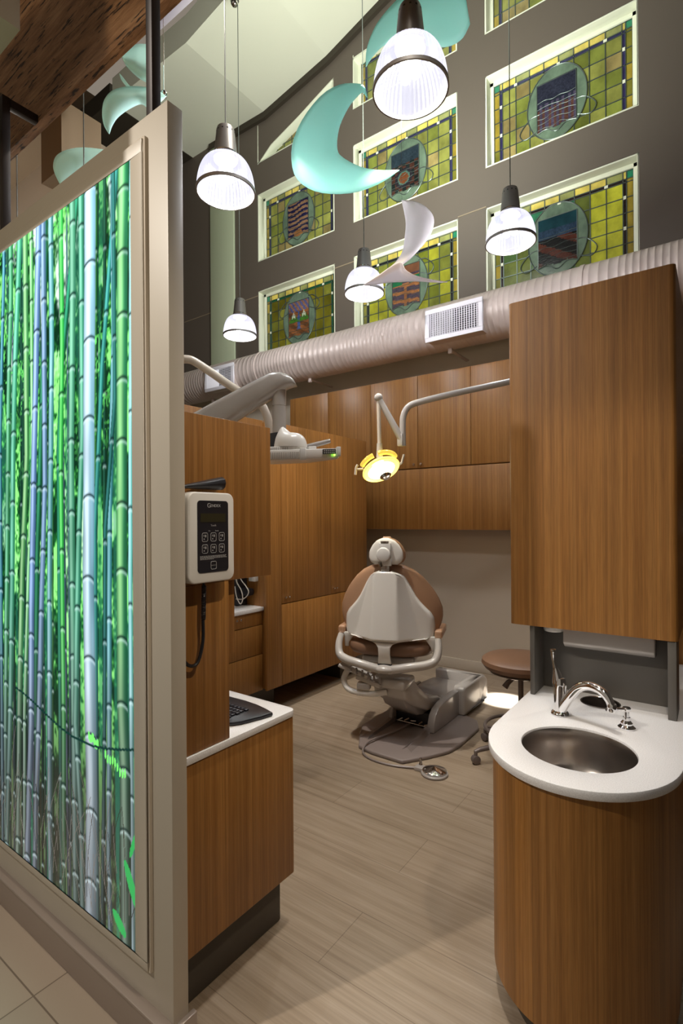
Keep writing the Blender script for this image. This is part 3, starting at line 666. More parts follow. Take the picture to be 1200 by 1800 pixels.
# ------------------------------------------------------------------ spiral duct
dr = empty('air_duct', (-2.5, 5.05, 3.69), 'pinkish beige round spiral duct running below the stained glass windows', 'duct')
prof = []; x = XL+.2
ridge = []
while x < XR-.2: ridge.append(x); x += .052 if int(x*1.4) % 2 == 0 else .075
prof = [(.2385, XL+.1)]
for x in ridge:
    prof += [(.2385, x-.004), (.2400, x-.0015), (.2400, x+.0015), (.2385, x+.004)]
prof += [(.2385, XR-.1)]
MB().lathe([(r_, h_) for r_, h_ in prof], (0, 5.05, 3.69), (1,0,0), 48).build('duct_tube', M['duct'], dr, angle=60)
for x in (-4.9, -.95):
    MB().lathe([(.240, x-.020), (.246, x-.018), (.246, x+.018), (.240, x+.020)], (0, 5.05, 3.69), (1,0,0), 48).build('coupling', M['duct'], dr)
for x in (-5.95, -4.12, -2.24, -.5):
    MB().box((x-.02, 5.03, 3.43), (x+.02, 5.49, 3.445)).box((x-.02, 5.02, 3.40), (x+.02, 5.05, 3.465)).build('hanger', M['duct'], dr, bevel=.003)
def grille(xa, xb, label):
    g = empty('supply_grille', ((xa+xb)/2, 4.78, 3.63), label, 'vent', 'supply grilles on the round duct')
    z0, z1 = 3.475, 3.80; y = 4.78
    b = MB(); b.box((xa+.01, y+.02, z0+.01), (xb-.01, 5.0, z1-.01)); b.build('collar', M['duct'], g, bevel=.004)
    fr = MB(); e = .045
    fr.box((xa, y, z0), (xb, y+.022, z0+e)).box((xa, y, z1-e), (xb, y+.022, z1)).box((xa, y, z0+e), (xa+e, y+.022, z1-e)).box((xb-e, y, z0+e), (xb, y+.022, z1-e))
    fr.build('grille_frame', M['vent_white'], g, bevel=.004)
    MB().box((xa+e, y+.016, z0+e), (xb-e, y+.02, z1-e)).build('throat', M['louver_dark'], g, smooth=False)
    lv = MB(); N = 20
    for i in range(N):
        x = xa+e+(xb-xa-2*e)*(i+.5)/N
        R = Matrix.Rotation(math.radians(52 if i < N/2 else -38), 3, 'Z')
        lv.obox((x, y+.009, (z0+z1)/2), .0165, .0025, z1-z0-2*e, R)
    lv.build('louvers', M['vent_white'], g, smooth=False)
    hb = MB()
    for i in range(11):
        z = z0+e+(z1-z0-2*e)*(i+.5)/11; hb.box((xa+e, y+.013, z-.002), (xb-e, y+.015, z+.002))
    hb.build('cross_bars', M['vent_white'], g, smooth=False)
grille(-2.40, -1.80, 'white louvered supply grille on the duct below the middle and right window columns')
grille(-5.82, -5.24, 'white louvered supply grille at the left end of the duct, behind the dental arm')

# ------------------------------------------------------------------ cabinets at the back
def slab(mb, a, b): mb.box(a, b)
def wall_cab(x0, x1, label):
    c = empty('wall_cabinet', ((x0+x1)/2, 5.15, 2.24), label, 'cabinet')
    MB().box((x0+.002, 5.17, 2.245), (x1-.002, 5.492, 3.27)).build('body', M['wood'], c, bevel=.002)
    xm = (x0+x1)/2
    for a, b, k in ((x0, xm, xm-.045), (xm, x1, xm+.045)):
        d = MB().box((a+.003, 5.15, 2.25), (b-.003, 5.169, 3.268)).build('door', M['wood'], c, bevel=.002)
        MB().lathe([(.006,0),(.006,.012),(.015,.016),(.015,.026),(.011,.03)], (k, 5.15, 2.29), (0,-1,0), 14).build('knob', M['steel'], d)
wall_cab(-4.56, -3.30, 'bamboo veneer two-door wall cabinet, leftmost, behind the white delivery arm')
wall_cab(-3.30, -2.07, 'bamboo veneer two-door wall cabinet directly behind the lit dental lamp')
wall_cab(-2.07, -.83, 'bamboo veneer two-door wall cabinet crossed by the lamp arm beside the tall front cabinet')
wall_cab(-.83, .40, 'bamboo veneer two-door wall cabinet, its sliver seen right of the tall front cabinet')
vp = MB().box((-4.56, 5.15, 1.57), (.4, 5.49, 2.238)).build('valance_panel', M['wood'], bevel=.002)
tag(vp, 'long plain wood panel below the row of wall cabinet doors', 'panel')

def knob_pair(parent, x, y, z):
    for dy in (-.022, .022):
        MB().lathe([(.004,0),(.004,.012),(.009,.014),(.009,.020),(.006,.023)], (x, y+dy, z), (1,0,0), 12).build('knob', M['chrome'], parent)
# tall closets
cl = empty('tall_closet', (-3.4, 4.0, 0), 'tall wood closet with two upper doors and a low flap, left of the dental chair', 'closet')
MB().box((-3.75, 3.245, .226), (-3.15, 4.785, 2.535)).build('body', M['wood'], cl, bevel=.002)
MB().box((-3.149, 3.214, .226), (-3.13, 3.405, 2.543)).build('filler', M['wood'], cl, bevel=.001)
for a, b, kk in ((3.41, 4.135, 3.47), (4.139, 4.785, 4.095)):
    d = MB().box((-3.149, a, .945), (-3.13, b, 2.543)).build('door', M['wood'], cl, bevel=.0015)
    knob_pair(d, -3.13, kk if kk < 4 else 4.19, 1.0)
MB().box((-3.149, 3.41, .226), (-3.13, 4.785, .938)).build('flap_door', M['wood'], cl, bevel=.0015)
MB().box((-3.7, 3.26, 0), (-3.32, 3.5, .226)).box((-3.7, 4.45, 0), (-3.26, 4.77, .226)).box((-3.75, 3.26, 0), (-3.6, 4.77, .226)).build('plinth', M['toe'], cl, smooth=False)
# drawer cabinet beside it
dc = empty('drawer_cabinet', (-3.4, 2.7, 0), 'low drawer cabinet with three wood fronts under the far white worktop', 'cabinet')
MB().box((-3.75, 2.0, .22), (-3.221, 3.243, .905)).build('body', M['wood'], dc, bevel=.002)
for z0, z1 in ((.22, .530), (.536, .784), (.790, .903)):
    d = MB().box((-3.22, 2.0, z0), (-3.2, 3.236, z1)).build('drawer', M['wood'], dc, bevel=.0015)
    if z0 > .7: knob_pair(d, -3.2, 2.95, .866)
MB().box((-3.7, 2.0, 0), (-3.27, 3.24, .22)).build('plinth', M['toe'], dc, smooth=False)
tag(MB().box((-3.75, 2.0, .906), (-3.185, 3.243, .94)).build('worktop', M['counter'], bevel=.004), 'small white worktop in the recess beside the tall closet', 'worktop')
struct(MB().box((-3.95, 1.06, 0), (-3.76, 5.48, 2.53)).build('wall_divider', M['wall_under'], smooth=False))
oc = empty('overhead_cabinet', (-3.4, 2.5, 1.95), 'plain wood overhead cabinet left of the tall closet, mostly hidden by the dental arm', 'cabinet')
MB().box((-3.75, 2.0, 1.95), (-3.17, 3.21, 2.54)).build('body', M['wood'], oc, bevel=.002)
MB().box((-3.169, 2.0, 1.95), (-3.15, 3.208, 2.54)).build('door', M['wood'], oc, bevel=.002)
# things in the recess
bx = empty('computer_case', (-3.55, 3.18, .94), 'black computer case in the dark recess above the worktop', 'computer')
MB().box((-3.74, 3.13, .941), (-3.385, 3.235, 1.36)).build('case', M['black'], bx, bevel=.006)
MB().box((-3.42, 3.15, 1.03), (-3.285, 3.232, 1.095)).build('rear_box', M['black'], bx, bevel=.02)
tag(MB().box((-3.33, 3.20, 1.155), (-3.25, 3.243, 1.24)).build('wall_box', M['white'], bevel=.006), 'small white outlet box mounted in the recess above the cord', 'outlet')
cdd = MB()
cdd.tube(catmull([(-3.38, 3.12, 1.26), (-3.335, 3.115, 1.18), (-3.27, 3.11, 1.127), (-3.236, 3.11, 1.082), (-3.261, 3.11, 1.039), (-3.316, 3.11, 1.010), (-3.39, 3.11, 1.006)], 40), .0045, 8)
cdd.tube(catmull([(-3.36, 3.08, 1.26), (-3.351, 3.08, 1.164), (-3.297, 3.08, 1.096), (-3.278, 3.08, 1.042), (-3.283, 3.08, .997), (-3.308, 3.08, .975), (-3.343, 3.08, 1.016), (-3.362, 3.08, 1.063), (-3.372, 3.08, 1.12)], 40), .0045, 8)
tag(cdd.build('cord', M['white_cord']), 'looped white cord hanging in front of the black computer case', 'cord')

# ------------------------------------------------------------------ left divider, base cabinet and counter
tc = empty('divider_cabinet', (-1.62, 1.28, .9), 'wood upper divider cabinet carrying the control box, standing on the near counter', 'cabinet')
MB().box((-1.80, 1.060, 1.476), (-1.448, 1.516, 2.063)).build('upper_box', M['wood'], tc, bevel=.002)
MB().box((-1.80, 1.060, .901), (-1.448, 1.293, 1.475)).build('lower_panel', M['wood'], tc, bevel=.002)
MB().box((-1.56, 1.294, 1.19), (-1.50, 1.368, 1.475)).build('side_fin', M['wood'], tc, bevel=.002)
bc = empty('base_cabinet', (-1.65, 1.35, 0), 'wood base cabinet beside the partition end, dark toe kick, under the keyboard', 'cabinet')
MB().box((-2.1, 1.060, .216), (-1.448, 1.643, .872)).build('body', M['wood'], bc, bevel=.006)
MB().box((-2.1, 1.060, 0), (-1.51, 1.625, .215)).build('toe_kick', M['toe'], bc, bevel=.008)
ct = MB(); cr = .03
pl = [(-2.12, 1.060), (-1.442, 1.060)] + [(-1.442-cr+cr*math.cos(a), 1.655-cr+cr*math.sin(a)) for a in [i*PI/2/6 for i in range(7)]] + [(-2.12, 1.655)]
ct.prism(pl, 2, .873, .90)
tag(ct.build('countertop', M['counter'], bevel=.003), 'white countertop with rounded corner holding the keyboard', 'countertop')

# keyboard
kb = empty('keyboard', (-1.60, 1.46, .901), 'black curved computer keyboard on the white countertop', 'keyboard')
K0 = [(-1.462, 1.536), (-1.475, 1.480), (-1.500, 1.400), (-1.527, 1.361), (-1.70, 1.352), (-1.90, 1.372), (-1.90, 1.57), (-1.742, 1.568), (-1.657, 1.571), (-1.58, 1.565), (-1.52, 1.553)]
MB().prism(K0, 2, .902, .917).build('housing', M['black'], kb, bevel=.005)
kk = MB()
for i in range(13):
    for j in range(5):
        x = -1.56-i*.0205-(j % 2)*.004; y = 1.385+j*.0235+(.0 if i else .0)
        if x < -1.88: continue
        kk.box((x-.0165, y, .917), (x, y+.0185, .923))
kk.build('keys', mat('key_plastic', (.03,.03,.04), .3), kb, bevel=.002)

# control box with handset and coiled cord
xb = empty('control_box', (-1.448, 1.163, 1.64), 'white wall-mounted control box with black membrane keypad on the wood divider', 'control box')
def rrect(y0, y1, z0, z1, r_, n_=6):
    P = []
    for cy, cz, a0 in ((y1-r_, z1-r_, 0), (y0+r_, z1-r_, 90), (y0+r_, z0+r_, 180), (y1-r_, z0+r_, 270)):
        for i in range(n_+1):
            a = math.radians(a0+90*i/n_); P.append((cy+r_*math.cos(a), cz+r_*math.sin(a)))
    return P
MB().prism(rrect(1.064, 1.260, 1.488, 1.790, .028), 0, -1.447, -1.380).build('housing', M['ivory'], xb, bevel=.006, seg=3)
fp = MB().prism(rrect(1.099, 1.230, 1.522, 1.762, .012), 0, -1.380, -1.378).build('keypad', M['panel_black'], xb, smooth=False)
MB().box((-1.378, 1.110, 1.690), (-1.3772, 1.217, 1.719)).build('display', M['lcd'], fp, smooth=False)
def outline(y0, y1, z0, z1, t_, mb):
    P = rrect(y0, y1, z0, z1, .005, 3); P.append(P[0]); mb.tube([(-1.3778, p[0], p[1]) for p in P], t_, 5)
for iy, y in enumerate((1.117, 1.153, 1.189)):
    for z in (1.626, 1.587):
        bmk = MB(); outline(y, y+.023, z, z+.028, .0009, bmk)
        bmk.box((-1.378, y+.006, z+.006), (-1.3775, y+.010, z+.010)).box((-1.378, y+.012, z+.014), (-1.3775, y+.017, z+.022))
        bmk.box((-1.378, y+.006, z+.016), (-1.3775, y+.0085, z+.022))
        bmk.build('button', M['mark'], fp, smooth=False)
bmk = MB(); outline(1.153, 1.176, 1.532, 1.558, .0009, bmk); bmk.box((-1.378, 1.155, 1.5445), (-1.3775, 1.174, 1.5455)); bmk.build('button', M['mark'], fp, smooth=False)
wn = MB(); rr = random.Random(3)
for k, z in enumerate((1.577, 1.5735, 1.570, 1.5665)):
    y = 1.108
    while y < (1.218 if k < 3 else 1.16):
        L_ = rr.uniform(.003, .010); wn.box((-1.378, y, z-.0008), (-1.3775, y+L_, z+.0008)); y += L_+.0018
wn.build('fine_print', M['mark'], fp, smooth=False)
def text(body, size, y, z, parent, xx=-1.3774, name='lettering', mt=None):
    cu = bpy.data.curves.new(name, 'FONT'); cu.body = body; cu.size = size; cu.extrude = .0002; cu.align_x = 'LEFT'
    o = bpy.data.objects.new('tmp', cu); COL.objects.link(o)
    dg = bpy.context.evaluated_depsgraph_get(); dg.update()
    me_ = bpy.data.meshes.new_from_object(o.evaluated_get(dg)); bpy.data.objects.remove(o)
    Mx = Matrix.Translation((xx, y, z)) @ Matrix(((0,0,1,0),(1,0,0,0),(0,1,0,0),(0,0,0,1)))
    me_.transform(world_matrix(parent).inverted() @ Mx); me_.materials.clear(); me_.materials.append(mt or M['mark'])
    t_ = bpy.data.objects.new(name, me_); COL.objects.link(t_); t_.parent = parent; return t_
text('G', .021, 1.138, 1.739, fp); text('ENDEX', .0135, 1.1525, 1.741, fp)
text('Tooth', .009, 1.153, 1.676, fp); text('On', .006, 1.143, 1.659, fp); text('Ready', .006, 1.172, 1.659, fp)

hs = empty('exposure_handset', (-1.42, 1.13, 1.795), 'black wired hand switch lying on top of the white control box', 'hand switch')
hm = MB(); hp = []
for q in range(9):
    t_ = q/8; y = 1.062+t_*.17; hw = .007+.015*min(1, t_*1.7); hz = .005+.019*t_
    hp.append((y, hw, hz))
vs = []; 
for y, hw, hz in hp:
    for a in range(10):
        an = 2*PI*a/10; vs.append((-1.415+hw*1.2*math.cos(an), y, 1.797+hz+.004+hz*math.sin(an)))
hm.add(vs, [(i*10+k, i*10+(k+1) % 10, (i+1)*10+(k+1) % 10, (i+1)*10+k) for i in range(8) for k in range(10)] + [tuple(range(10)), tuple(range(80, 90))])
hm.build('handle', M['black'], hs, bevel=.001)
cc_ = MB()
path = catmull([(-1.42, 1.066, 1.80), (-1.425, 1.060, 1.74), (-1.43, 1.058, 1.5), (-1.43, 1.060, 1.30), (-1.425, 1.085, 1.225), (-1.42, 1.125, 1.215), (-1.42, 1.150, 1.28), (-1.42, 1.152, 1.36)], 60)
cc_.tube(path, .006, 8)
coil = []
for i in range(500):
    t_ = i/499; z = 1.36+.115*t_; a = t_*2*PI*26
    coil.append((-1.418+.0065*math.cos(a), 1.152+.004*t_+.0065*math.sin(a), z))
cc_.tube(coil, .0022, 5)
cc_.tube([(-1.418, 1.156, 1.475), (-1.415, 1.150, 1.489)], .004, 8)
cc_.build('coiled_cord', M['black'], hs)

# ------------------------------------------------------------------ sink peninsula on the right
CX, CY, AX, BY = -.405, 2.01, .312, .36
def dshape(inset, y_end, n_=40):
    P = [(CX+(AX-inset)*math.cos(PI+PI*i/n_), CY+(BY-inset)*math.sin(PI+PI*i/n_)) for i in range(n_+1)]
    return [(CX-(AX-inset), y_end)] + P + [(CX+AX-inset, y_end)]
def holed_slab(outer, holes, z0, z1, name, mt, parent=None, bevel=.004):
    bm = bmesh.new(); ed = []
    for loop in [outer]+holes:
        vs = [bm.verts.new((p[0], p[1], z1)) for p in loop]
        ed += [bm.edges.new((vs[i], vs[(i+1) % len(vs)])) for i in range(len(vs))]
    bmesh.ops.triangle_fill(bm, use_beauty=True, use_dissolve=False, edges=ed)
    ex = bmesh.ops.extrude_face_region(bm, geom=bm.faces[:])
    for v in [g for g in ex['geom'] if isinstance(g, bmesh.types.BMVert)]: v.co.z = z0
    bmesh.ops.recalc_face_normals(bm, faces=bm.faces)
    if bevel:
        e2 = [e for e in bm.edges if len(e.link_faces) == 2 and e.calc_face_angle(0) > 1.0 and abs(e.verts[0].co.z-e.verts[1].co.z) < 1e-6]
        bmesh.ops.bevel(bm, geom=e2, offset=bevel, segments=2, affect='EDGES', profile=.5)
    me_ = bpy.data.meshes.new(name); bm.to_mesh(me_); bm.free(); me_.materials.append(mt)
    me_.polygons.foreach_set('use_smooth', [True]*len(me_.polygons)); me_.set_sharp_from_angle(angle=math.radians(30))
    o = bpy.data.objects.new(name, me_); COL.objects.link(o); o.parent = parent; return o
def circ(cx_, cy_, r_, n_=48, ry=None): return [(cx_+r_*math.cos(2*PI*i/n_), cy_+(ry or r_)*math.sin(2*PI*i/n_)) for i in range(n_)]
SX, SY, SR = -.405, 1.962, .186
tag(holed_slab(dshape(0, 3.38), [circ(SX, SY, SR, 96), circ(-.420, 2.487, .074, 32)], .860, .89, 'countertop', M['counter']), 'white round-ended countertop around the oval steel sink', 'countertop')
sc_ = empty('sink_cabinet', (CX, 2.4, 0), 'curved wood cabinet under the white round-ended sink countertop', 'cabinet')
cb_ = holed_slab([(x-CX, y-2.4) for x, y in dshape(.016, 3.36)], [[(x-CX, y-2.4) for x, y in circ(SX, SY, .20)], [(x-CX, y-2.4) for x, y in circ(-.420, 2.487, .085, 32)]], .10, .859, 'curved_body', M['wood'], sc_, 0)
MB().prism(dshape(.075, 3.30), 2, 0, .10).build('toe_kick', M['toe'], sc_)
sk_ = empty('sink', (SX, SY, .86), 'round brushed steel sink basin set into the white countertop', 'sink')
MB().shell([(SR-.0010, 0), (SR-.0025, -.003), (SR-.005, -.05), (SR-.012, -.13), (SR-.03, -.152), (SR-.07, -.162), (.022, -.166), (.001, -.166)], (SX, SY, .8815), n=96).build('bowl', M['steel'], sk_)
MB().lathe([(.0, .0), (.022, .002), (.028, .004), (.022, .007), (0, .004)], (SX, SY, .7155), n=24).build('drain', M['chrome'], sk_)
wc = empty('waste_chute', (-.420, 2.487, .86), 'small round steel waste opening in the countertop behind the faucet', 'waste chute')
MB().shell([(.080, .001), (.076, .003), (.0735, .0), (.072, -.03), (.072, -.14), (.001, -.14)], (-.420, 2.487, .8905), n=40).build('sleeve', M['steel'], wc)

# faucet
fc = empty('faucet', (-.529, 2.244, .89), 'chrome single-lever faucet with an arched spout over the sink', 'faucet')
fx, fy = -.529, 2.244
MB().lathe([(.034,0),(.036,.004),(.034,.010),(.030,.014),(.026,.018),(.024,.06),(.025,.105),(.027,.122),(.026,.135),(.02,.15),(0,.155)], (fx, fy, .891), n=32).build('base', M['chrome'], fc)
MB().tube(catmull([(fx-.004, fy, 1.02), (fx-.012, fy, 1.06), (fx-.018, fy-.004, 1.09), (fx-.022, fy-.006, 1.115), (fx-.024, fy-.006, 1.14), (fx-.024, fy-.006, 1.155)], 20), [.026,.024,.021,.018,.015,.0125,.0105,.0095,.009,.0085,.008,.008,.0085,.009,.010,.0105,.011,.0115,.0115,.0115], 16).build('lever', M['chrome'], fc)
MB().tube(catmull([(fx+.004, fy-.004, .91), (fx+.035, fy-.015, .965), (fx+.075, fy-.030, 1.02), (fx+.12, fy-.048, 1.042), (fx+.165, fy-.066, 1.035), (fx+.192, fy-.078, 1.012), (fx+.203, fy-.083, .985)], 36), [.021-.007*i/35 for i in range(36)], 18).build('spout', M['chrome'], fc)
MB().lathe([(.014,0),(.0165,.004),(.0165,.026),(.014,.03)], (fx+.204, fy-.084, .970), n=20).build('aerator', M['chrome'], fc)
# soap dispenser
sd = empty('soap_dispenser', (-.288, 2.244, .89), 'small chrome soap pump to the right of the faucet on the countertop', 'soap dispenser')
MB().lathe([(.030,0),(.031,.004),(.024,.010),(.020,.014),(.021,.02),(.016,.026),(.013,.03),(.013,.042)], (-.288, 2.244, .891), n=28).build('base', M['chrome'], sd)
MB().lathe([(.010,0),(.010,.022),(.0145,.026),(.0155,.034),(.013,.038),(0,.039)], (-.288, 2.244, .932), n=24).tube([(-.288, 2.244, .962), (-.318, 2.215, .966), (-.350, 2.190, .965)], [.006,.0055,.0065], 12).build('pump_spout', M['chrome'], sd)

# charcoal recess, dispensers, upper cabinet
sp = empty('splash_recess', (CX, 2.5, .89), 'charcoal laminate recess with side posts between sink countertop and wood cabinet', 'backsplash')
MB().box((-.712, 2.585, .891), (-.14, 2.60, 1.203)).build('back_panel', M['splash'], sp, bevel=.001)
for a, b in ((-.700, -.680), (-.166, -.136)):
    MB().box((a, 2.425, .891), (b, 2.584, 1.203)).build('side_post', M['splash'], sp, bevel=.002)
uc = empty('upper_cabinet', (-.46, 2.6, 1.205), 'tall wood upper cabinet with rounded edges above the sink', 'cabinet')
ux0, ux1, uy0, uy1, rr_ = -.789, -.130, 2.42, 3.0, .022
P = []
for cx_, cy_, a0 in ((ux1-rr_, uy1-rr_, 0), (ux0+rr_, uy1-rr_, 90), (ux0+rr_, uy0+rr_, 180), (ux1-rr_, uy0+rr_, 270)):
    for i in range(7): a = math.radians(a0+15*i); P.append((cx_+rr_*math.cos(a), cy_+rr_*math.sin(a)))
MB().prism(P, 2, 1.2045, 2.693).build('body', M['wood'], uc)
pt = empty('towel_dispenser', (-.39, 2.53, 1.10), 'pale grey paper towel dispenser under the upper cabinet', 'dispenser')
MB().prism([(2.50, 1.125), (2.52, 1.108), (2.583, 1.10), (2.583, 1.203), (2.50, 1.203)], 0, -.575, -.215).build('housing', M['grey_light'], pt, bevel=.006)
MB().box((-.55, 2.53, 1.0995), (-.24, 2.56, 1.1055)).build('slot', M['splash'], pt)
cu_ = empty('cup_dispenser', (-.63, 2.52, 1.15), 'round white dispenser under the upper cabinet, left of the towel dispenser', 'dispenser')
MB().lathe([(.0,0),(.040,.002),(.044,.01),(.044,.034)], (-.622, 2.53, 1.169), n=32).build('housing', M['ivory'], cu_)
# far divider and switch bits on the right
dv = empty('end_panel', (.1, 3.42, .89), 'wood end panel behind the peninsula, its sliver at the right edge', 'panel')
MB().box((-.3, 3.40, 0), (.6, 3.44, 2.05)).build('board', M['wood'], dv, bevel=.002)
MB().box((-.045, 3.37, 1.60), (.06, 3.399, 1.76)).build('switch_plate', M['ivory'], dv, bevel=.004)
MB().box((-.04, 3.37, 1.42), (.06, 3.399, 1.50)).build('rail', M['steel'], dv, bevel=.004)

# ------------------------------------------------------------------ pendant lamps
def pendant_proto():
    r = empty('pendant_lamp', (0, 0, 3.78), 'x', 'pendant lamp')
    z = 3.78
    nr = 96; prof = []
    for i in range(15):
        a = i/14*PI/2; prof.append((.070+.110*math.cos(a)**.85 if i < 14 else .070, .205*math.sin(a)))
    vs = []; 
    for rr1, h in prof:
        for k in range(nr):
            a = 2*PI*k/nr; q = rr1*(1+(.010 if k % 2 else -.010)); vs.append((q*math.cos(a), q*math.sin(a), z+h))
    MB().add(vs, [(i*nr+k, i*nr+(k+1) % nr, (i+1)*nr+(k+1) % nr, (i+1)*nr+k) for i in range(14) for k in range(nr)]).build('glass_shade', M['dome'], r, smooth=False)
    MB().shell([(.178,-.010),(.1865,-.010),(.1865,.008),(.178,.008),(.178,-.010)], (0,0,z), n=64).build('rim_band', M['gunmetal'], r)
    MB().lathe([(.072,.196),(.077,.203),(.075,.215),(.073,.23),(.057,.385),(.052,.400),(.035,.408),(.006,.41)], (0,0,z), n=36).build('housing', M['gunmetal'], r)
    hl = MB()
    for k in range(12):
        a = 2*PI*k/12; d = Vector((math.cos(a), math.sin(a), 0)); c = Vector((0,0,z+.370))+d*.0575
        hl.lathe([(.0055,0),(.0055,.0012)], c, tuple(d), 10)
    hl.build('vent_holes', M['black'], r)
    MB().shell([(.0745,.226),(.0765,.226),(.0765,.232),(.0745,.232)], (0,0,z), n=36).build('collar_ring', M['chrome'], r)
    MB().tube([(0,0,z+.41),(0,0,8.3)], .004, 8).build('cable', M['cable'], r)
    bb_ = MB(); 
    for dx in (-.028, .028): bb_.tube(catmull([(dx,0,z+.19),(dx,0,z+.12),(dx,0,z+.06),(dx,0,z+.045)],8), [.02,.024,.026,.027,.026,.024,.018,.004], 14)
    bb_.build('bulbs', M['bulb'], r)
    MB().shell([(.177,.0),(.12,-.008),(.06,-.012),(.001,-.014)], (0,0,z), n=48).build('lens', M['lens'], r)
    return r
m = bpy.data.materials.new('prismatic_lens'); m.use_nodes = True; nt = m.node_tree; b = nt.nodes['Principled BSDF']
b.inputs['Emission Color'].default_value = (.88,.88,1,1); b.inputs['Emission Strength'].default_value = .60; b.inputs['Base Color'].default_value = (.01,.01,.01,1); b.inputs['Roughness'].default_value = .3
tp = nt.nodes.new('ShaderNodeBsdfTransparent'); mx = nt.nodes.new('ShaderNodeMixShader'); mx.inputs[0].default_value = .5
nt.links.new(b.outputs[0], mx.inputs[1]); nt.links.new(tp.outputs[0], mx.inputs[2]); nt.links.new(mx.outputs[0], nt.nodes['Material Output'].inputs['Surface']); M['lens'] = m
proto = pendant_proto()
PEND = [((-2.52, 2.25), 3.78, 'ribbed glass pendant lamp nearest the light-box wall, in front of the pale ceiling'),
        ((-1.21, 2.27), 3.80, 'largest and highest ribbed glass pendant lamp, in front of the teal disc'),
        ((-2.65, 4.04), 3.79, 'ribbed glass pendant lamp partly covered by the white twisted leaf'),
        ((-1.26, 3.94), 3.78, 'ribbed glass pendant lamp directly above the tall sink cabinet edge'),
        ((-4.29, 4.02), 3.74, 'smallest ribbed glass pendant lamp, in front of the pale green wall strip')]
for i, ((x, y), z, lab) in enumerate(PEND):
    o = proto if i == 0 else copy_tree(proto)
    o.location = (x, y, z); bpy.context.view_layer.update(); o['label'] = lab; o['group'] = 'pendant lamps over the treatment area'
    point('pendant_light', (x, y, z+.08), 105, (.97, .98, 1.0), .06)

# ------------------------------------------------------------------ hanging acrylic leaves
def leaf(name, key, label, cat, group='hanging acrylic shapes', parts=None, wire=None):
    A, B, bulge, colr = LEAVES[key]
    n_ = 36; m_ = 9
    a = catmull(A, n_); b = catmull(B, n_)
    c = sum(a+b, Vector())/(2*n_)
    r = empty(name, tuple(c), label, cat, group)
    def sheet(A_, B_, bl):
        a_ = catmull(A_, n_); b_ = catmull(B_, n_)
        def fn(u, v):
            i = min(n_-1, int(round(u*(n_-1)))); p = a_[i].lerp(b_[i], v); wdt = (a_[i]-b_[i]).length
            nrm = Vector((p.x, p.y, p.z-1.7)).normalized()
            return p - nrm*bl*4*v*(1-v)*min(1, wdt/.3)
        return MB().grid(fn, n_, m_)
    return r, sheet
def simple_leaf(name, key, label, cat, wirepts=None):
    r, sheet = leaf(name, key, label, cat)
    A, B, bulge, colr = LEAVES[key]
    sheet(A, B, bulge).build('sheet', M[{'teal':'teal','white':'frost','mint':'mint'}[colr]], r, solid=.006)
    if wirepts:
        w = MB()
        for p in wirepts: w.tube([p, (p[0], p[1], 8.2)], .0025, 6)
        w.build('wire', M['cable'], r)
    return r
simple_leaf('crescent_mobile', 'crescent', 'large teal acrylic crescent hanging before the windows', 'mobile')
r, sheet = leaf('twisted_mobile', 'swoosh_upper', 'white frosted twisted acrylic leaf above the supply grille', 'mobile')
sheet(*LEAVES['swoosh_upper'][:3]).build('upper_blade', M['frost'], r, solid=.006)
sheet(*LEAVES['swoosh_lower'][:3]).build('lower_blade', M['frost'], r, solid=.006)
p_ = LEAVES['swoosh_upper'][0][0]; MB().tube([p_, (p_[0], p_[1], 8.1)], .0012, 6).build('wire', M['cable'], r)
simple_leaf('disc_mobile', 'disc_upper', 'teal acrylic disc crescent behind the largest pendant lamp', 'mobile')
simple_leaf('crescent_mobile', 'lobe_a', 'pale mint acrylic lobe just above the light-box wall, lowest of three', 'mobile')
r, sheet = leaf('crescent_mobile', 'lobe_b', 'pale mint acrylic hook shape above the light-box wall, middle of three', 'mobile')
sheet(*LEAVES['lobe_b'][:3]).build('sheet', M['mint'], r, solid=.006)
sheet(*LEAVES['lobe_tip'][:3]).build('tip', M['mint'], r, solid=.006)
simple_leaf('crescent_mobile', 'lobe_c', 'pale mint acrylic bowl shape behind the tall post, topmost of three', 'mobile')
for x, y, z, lab in ((-3.15, 1.668, 3.6, 'thin dark cable above the light-box wall, right of the post bracket'), (-3.485, 1.426, 3.4, 'thin dark cable at the far left above the light-box wall')):
    tag(MB().tube([(x, y, z-.6), (x, y, 8.5)], .004, 6).build('suspension_cable', M['cable']), lab, 'cable', 'suspension cables above the light-box wall')
cr_ = MB().sphere((-2.835, 2.021, 4.40), .024, n=16, m=10).tube([(-2.835, 2.021, 4.42), (-2.835, 2.021, 8.3)], .003, 6)
tag(cr_.build('cable_weight', M['chrome']), 'small chrome ball on a cable at the top corner of the partition wall', 'cable weight')
cr_ = MB().sphere((-4.317, 3.997, 7.43), .040, n=16, m=10).lathe([(.05,0),(.04,.05),(.01,.06)], (-4.317, 3.997, 7.46), n=16)
cr_.build('cable_gripper', M['chrome'], o)
dd = MB().lathe([(.0,-.14),(.13,-.135),(.15,-.1),(.15,1.6)], (-3.50, 2.42, 5.72), (1, 0, 0), 32)
tag(dd.build('round_duct', mat('lavender_duct', (.34,.30,.36), .4)), 'lavender grey round duct end at the very top, right of the tall post', 'duct')

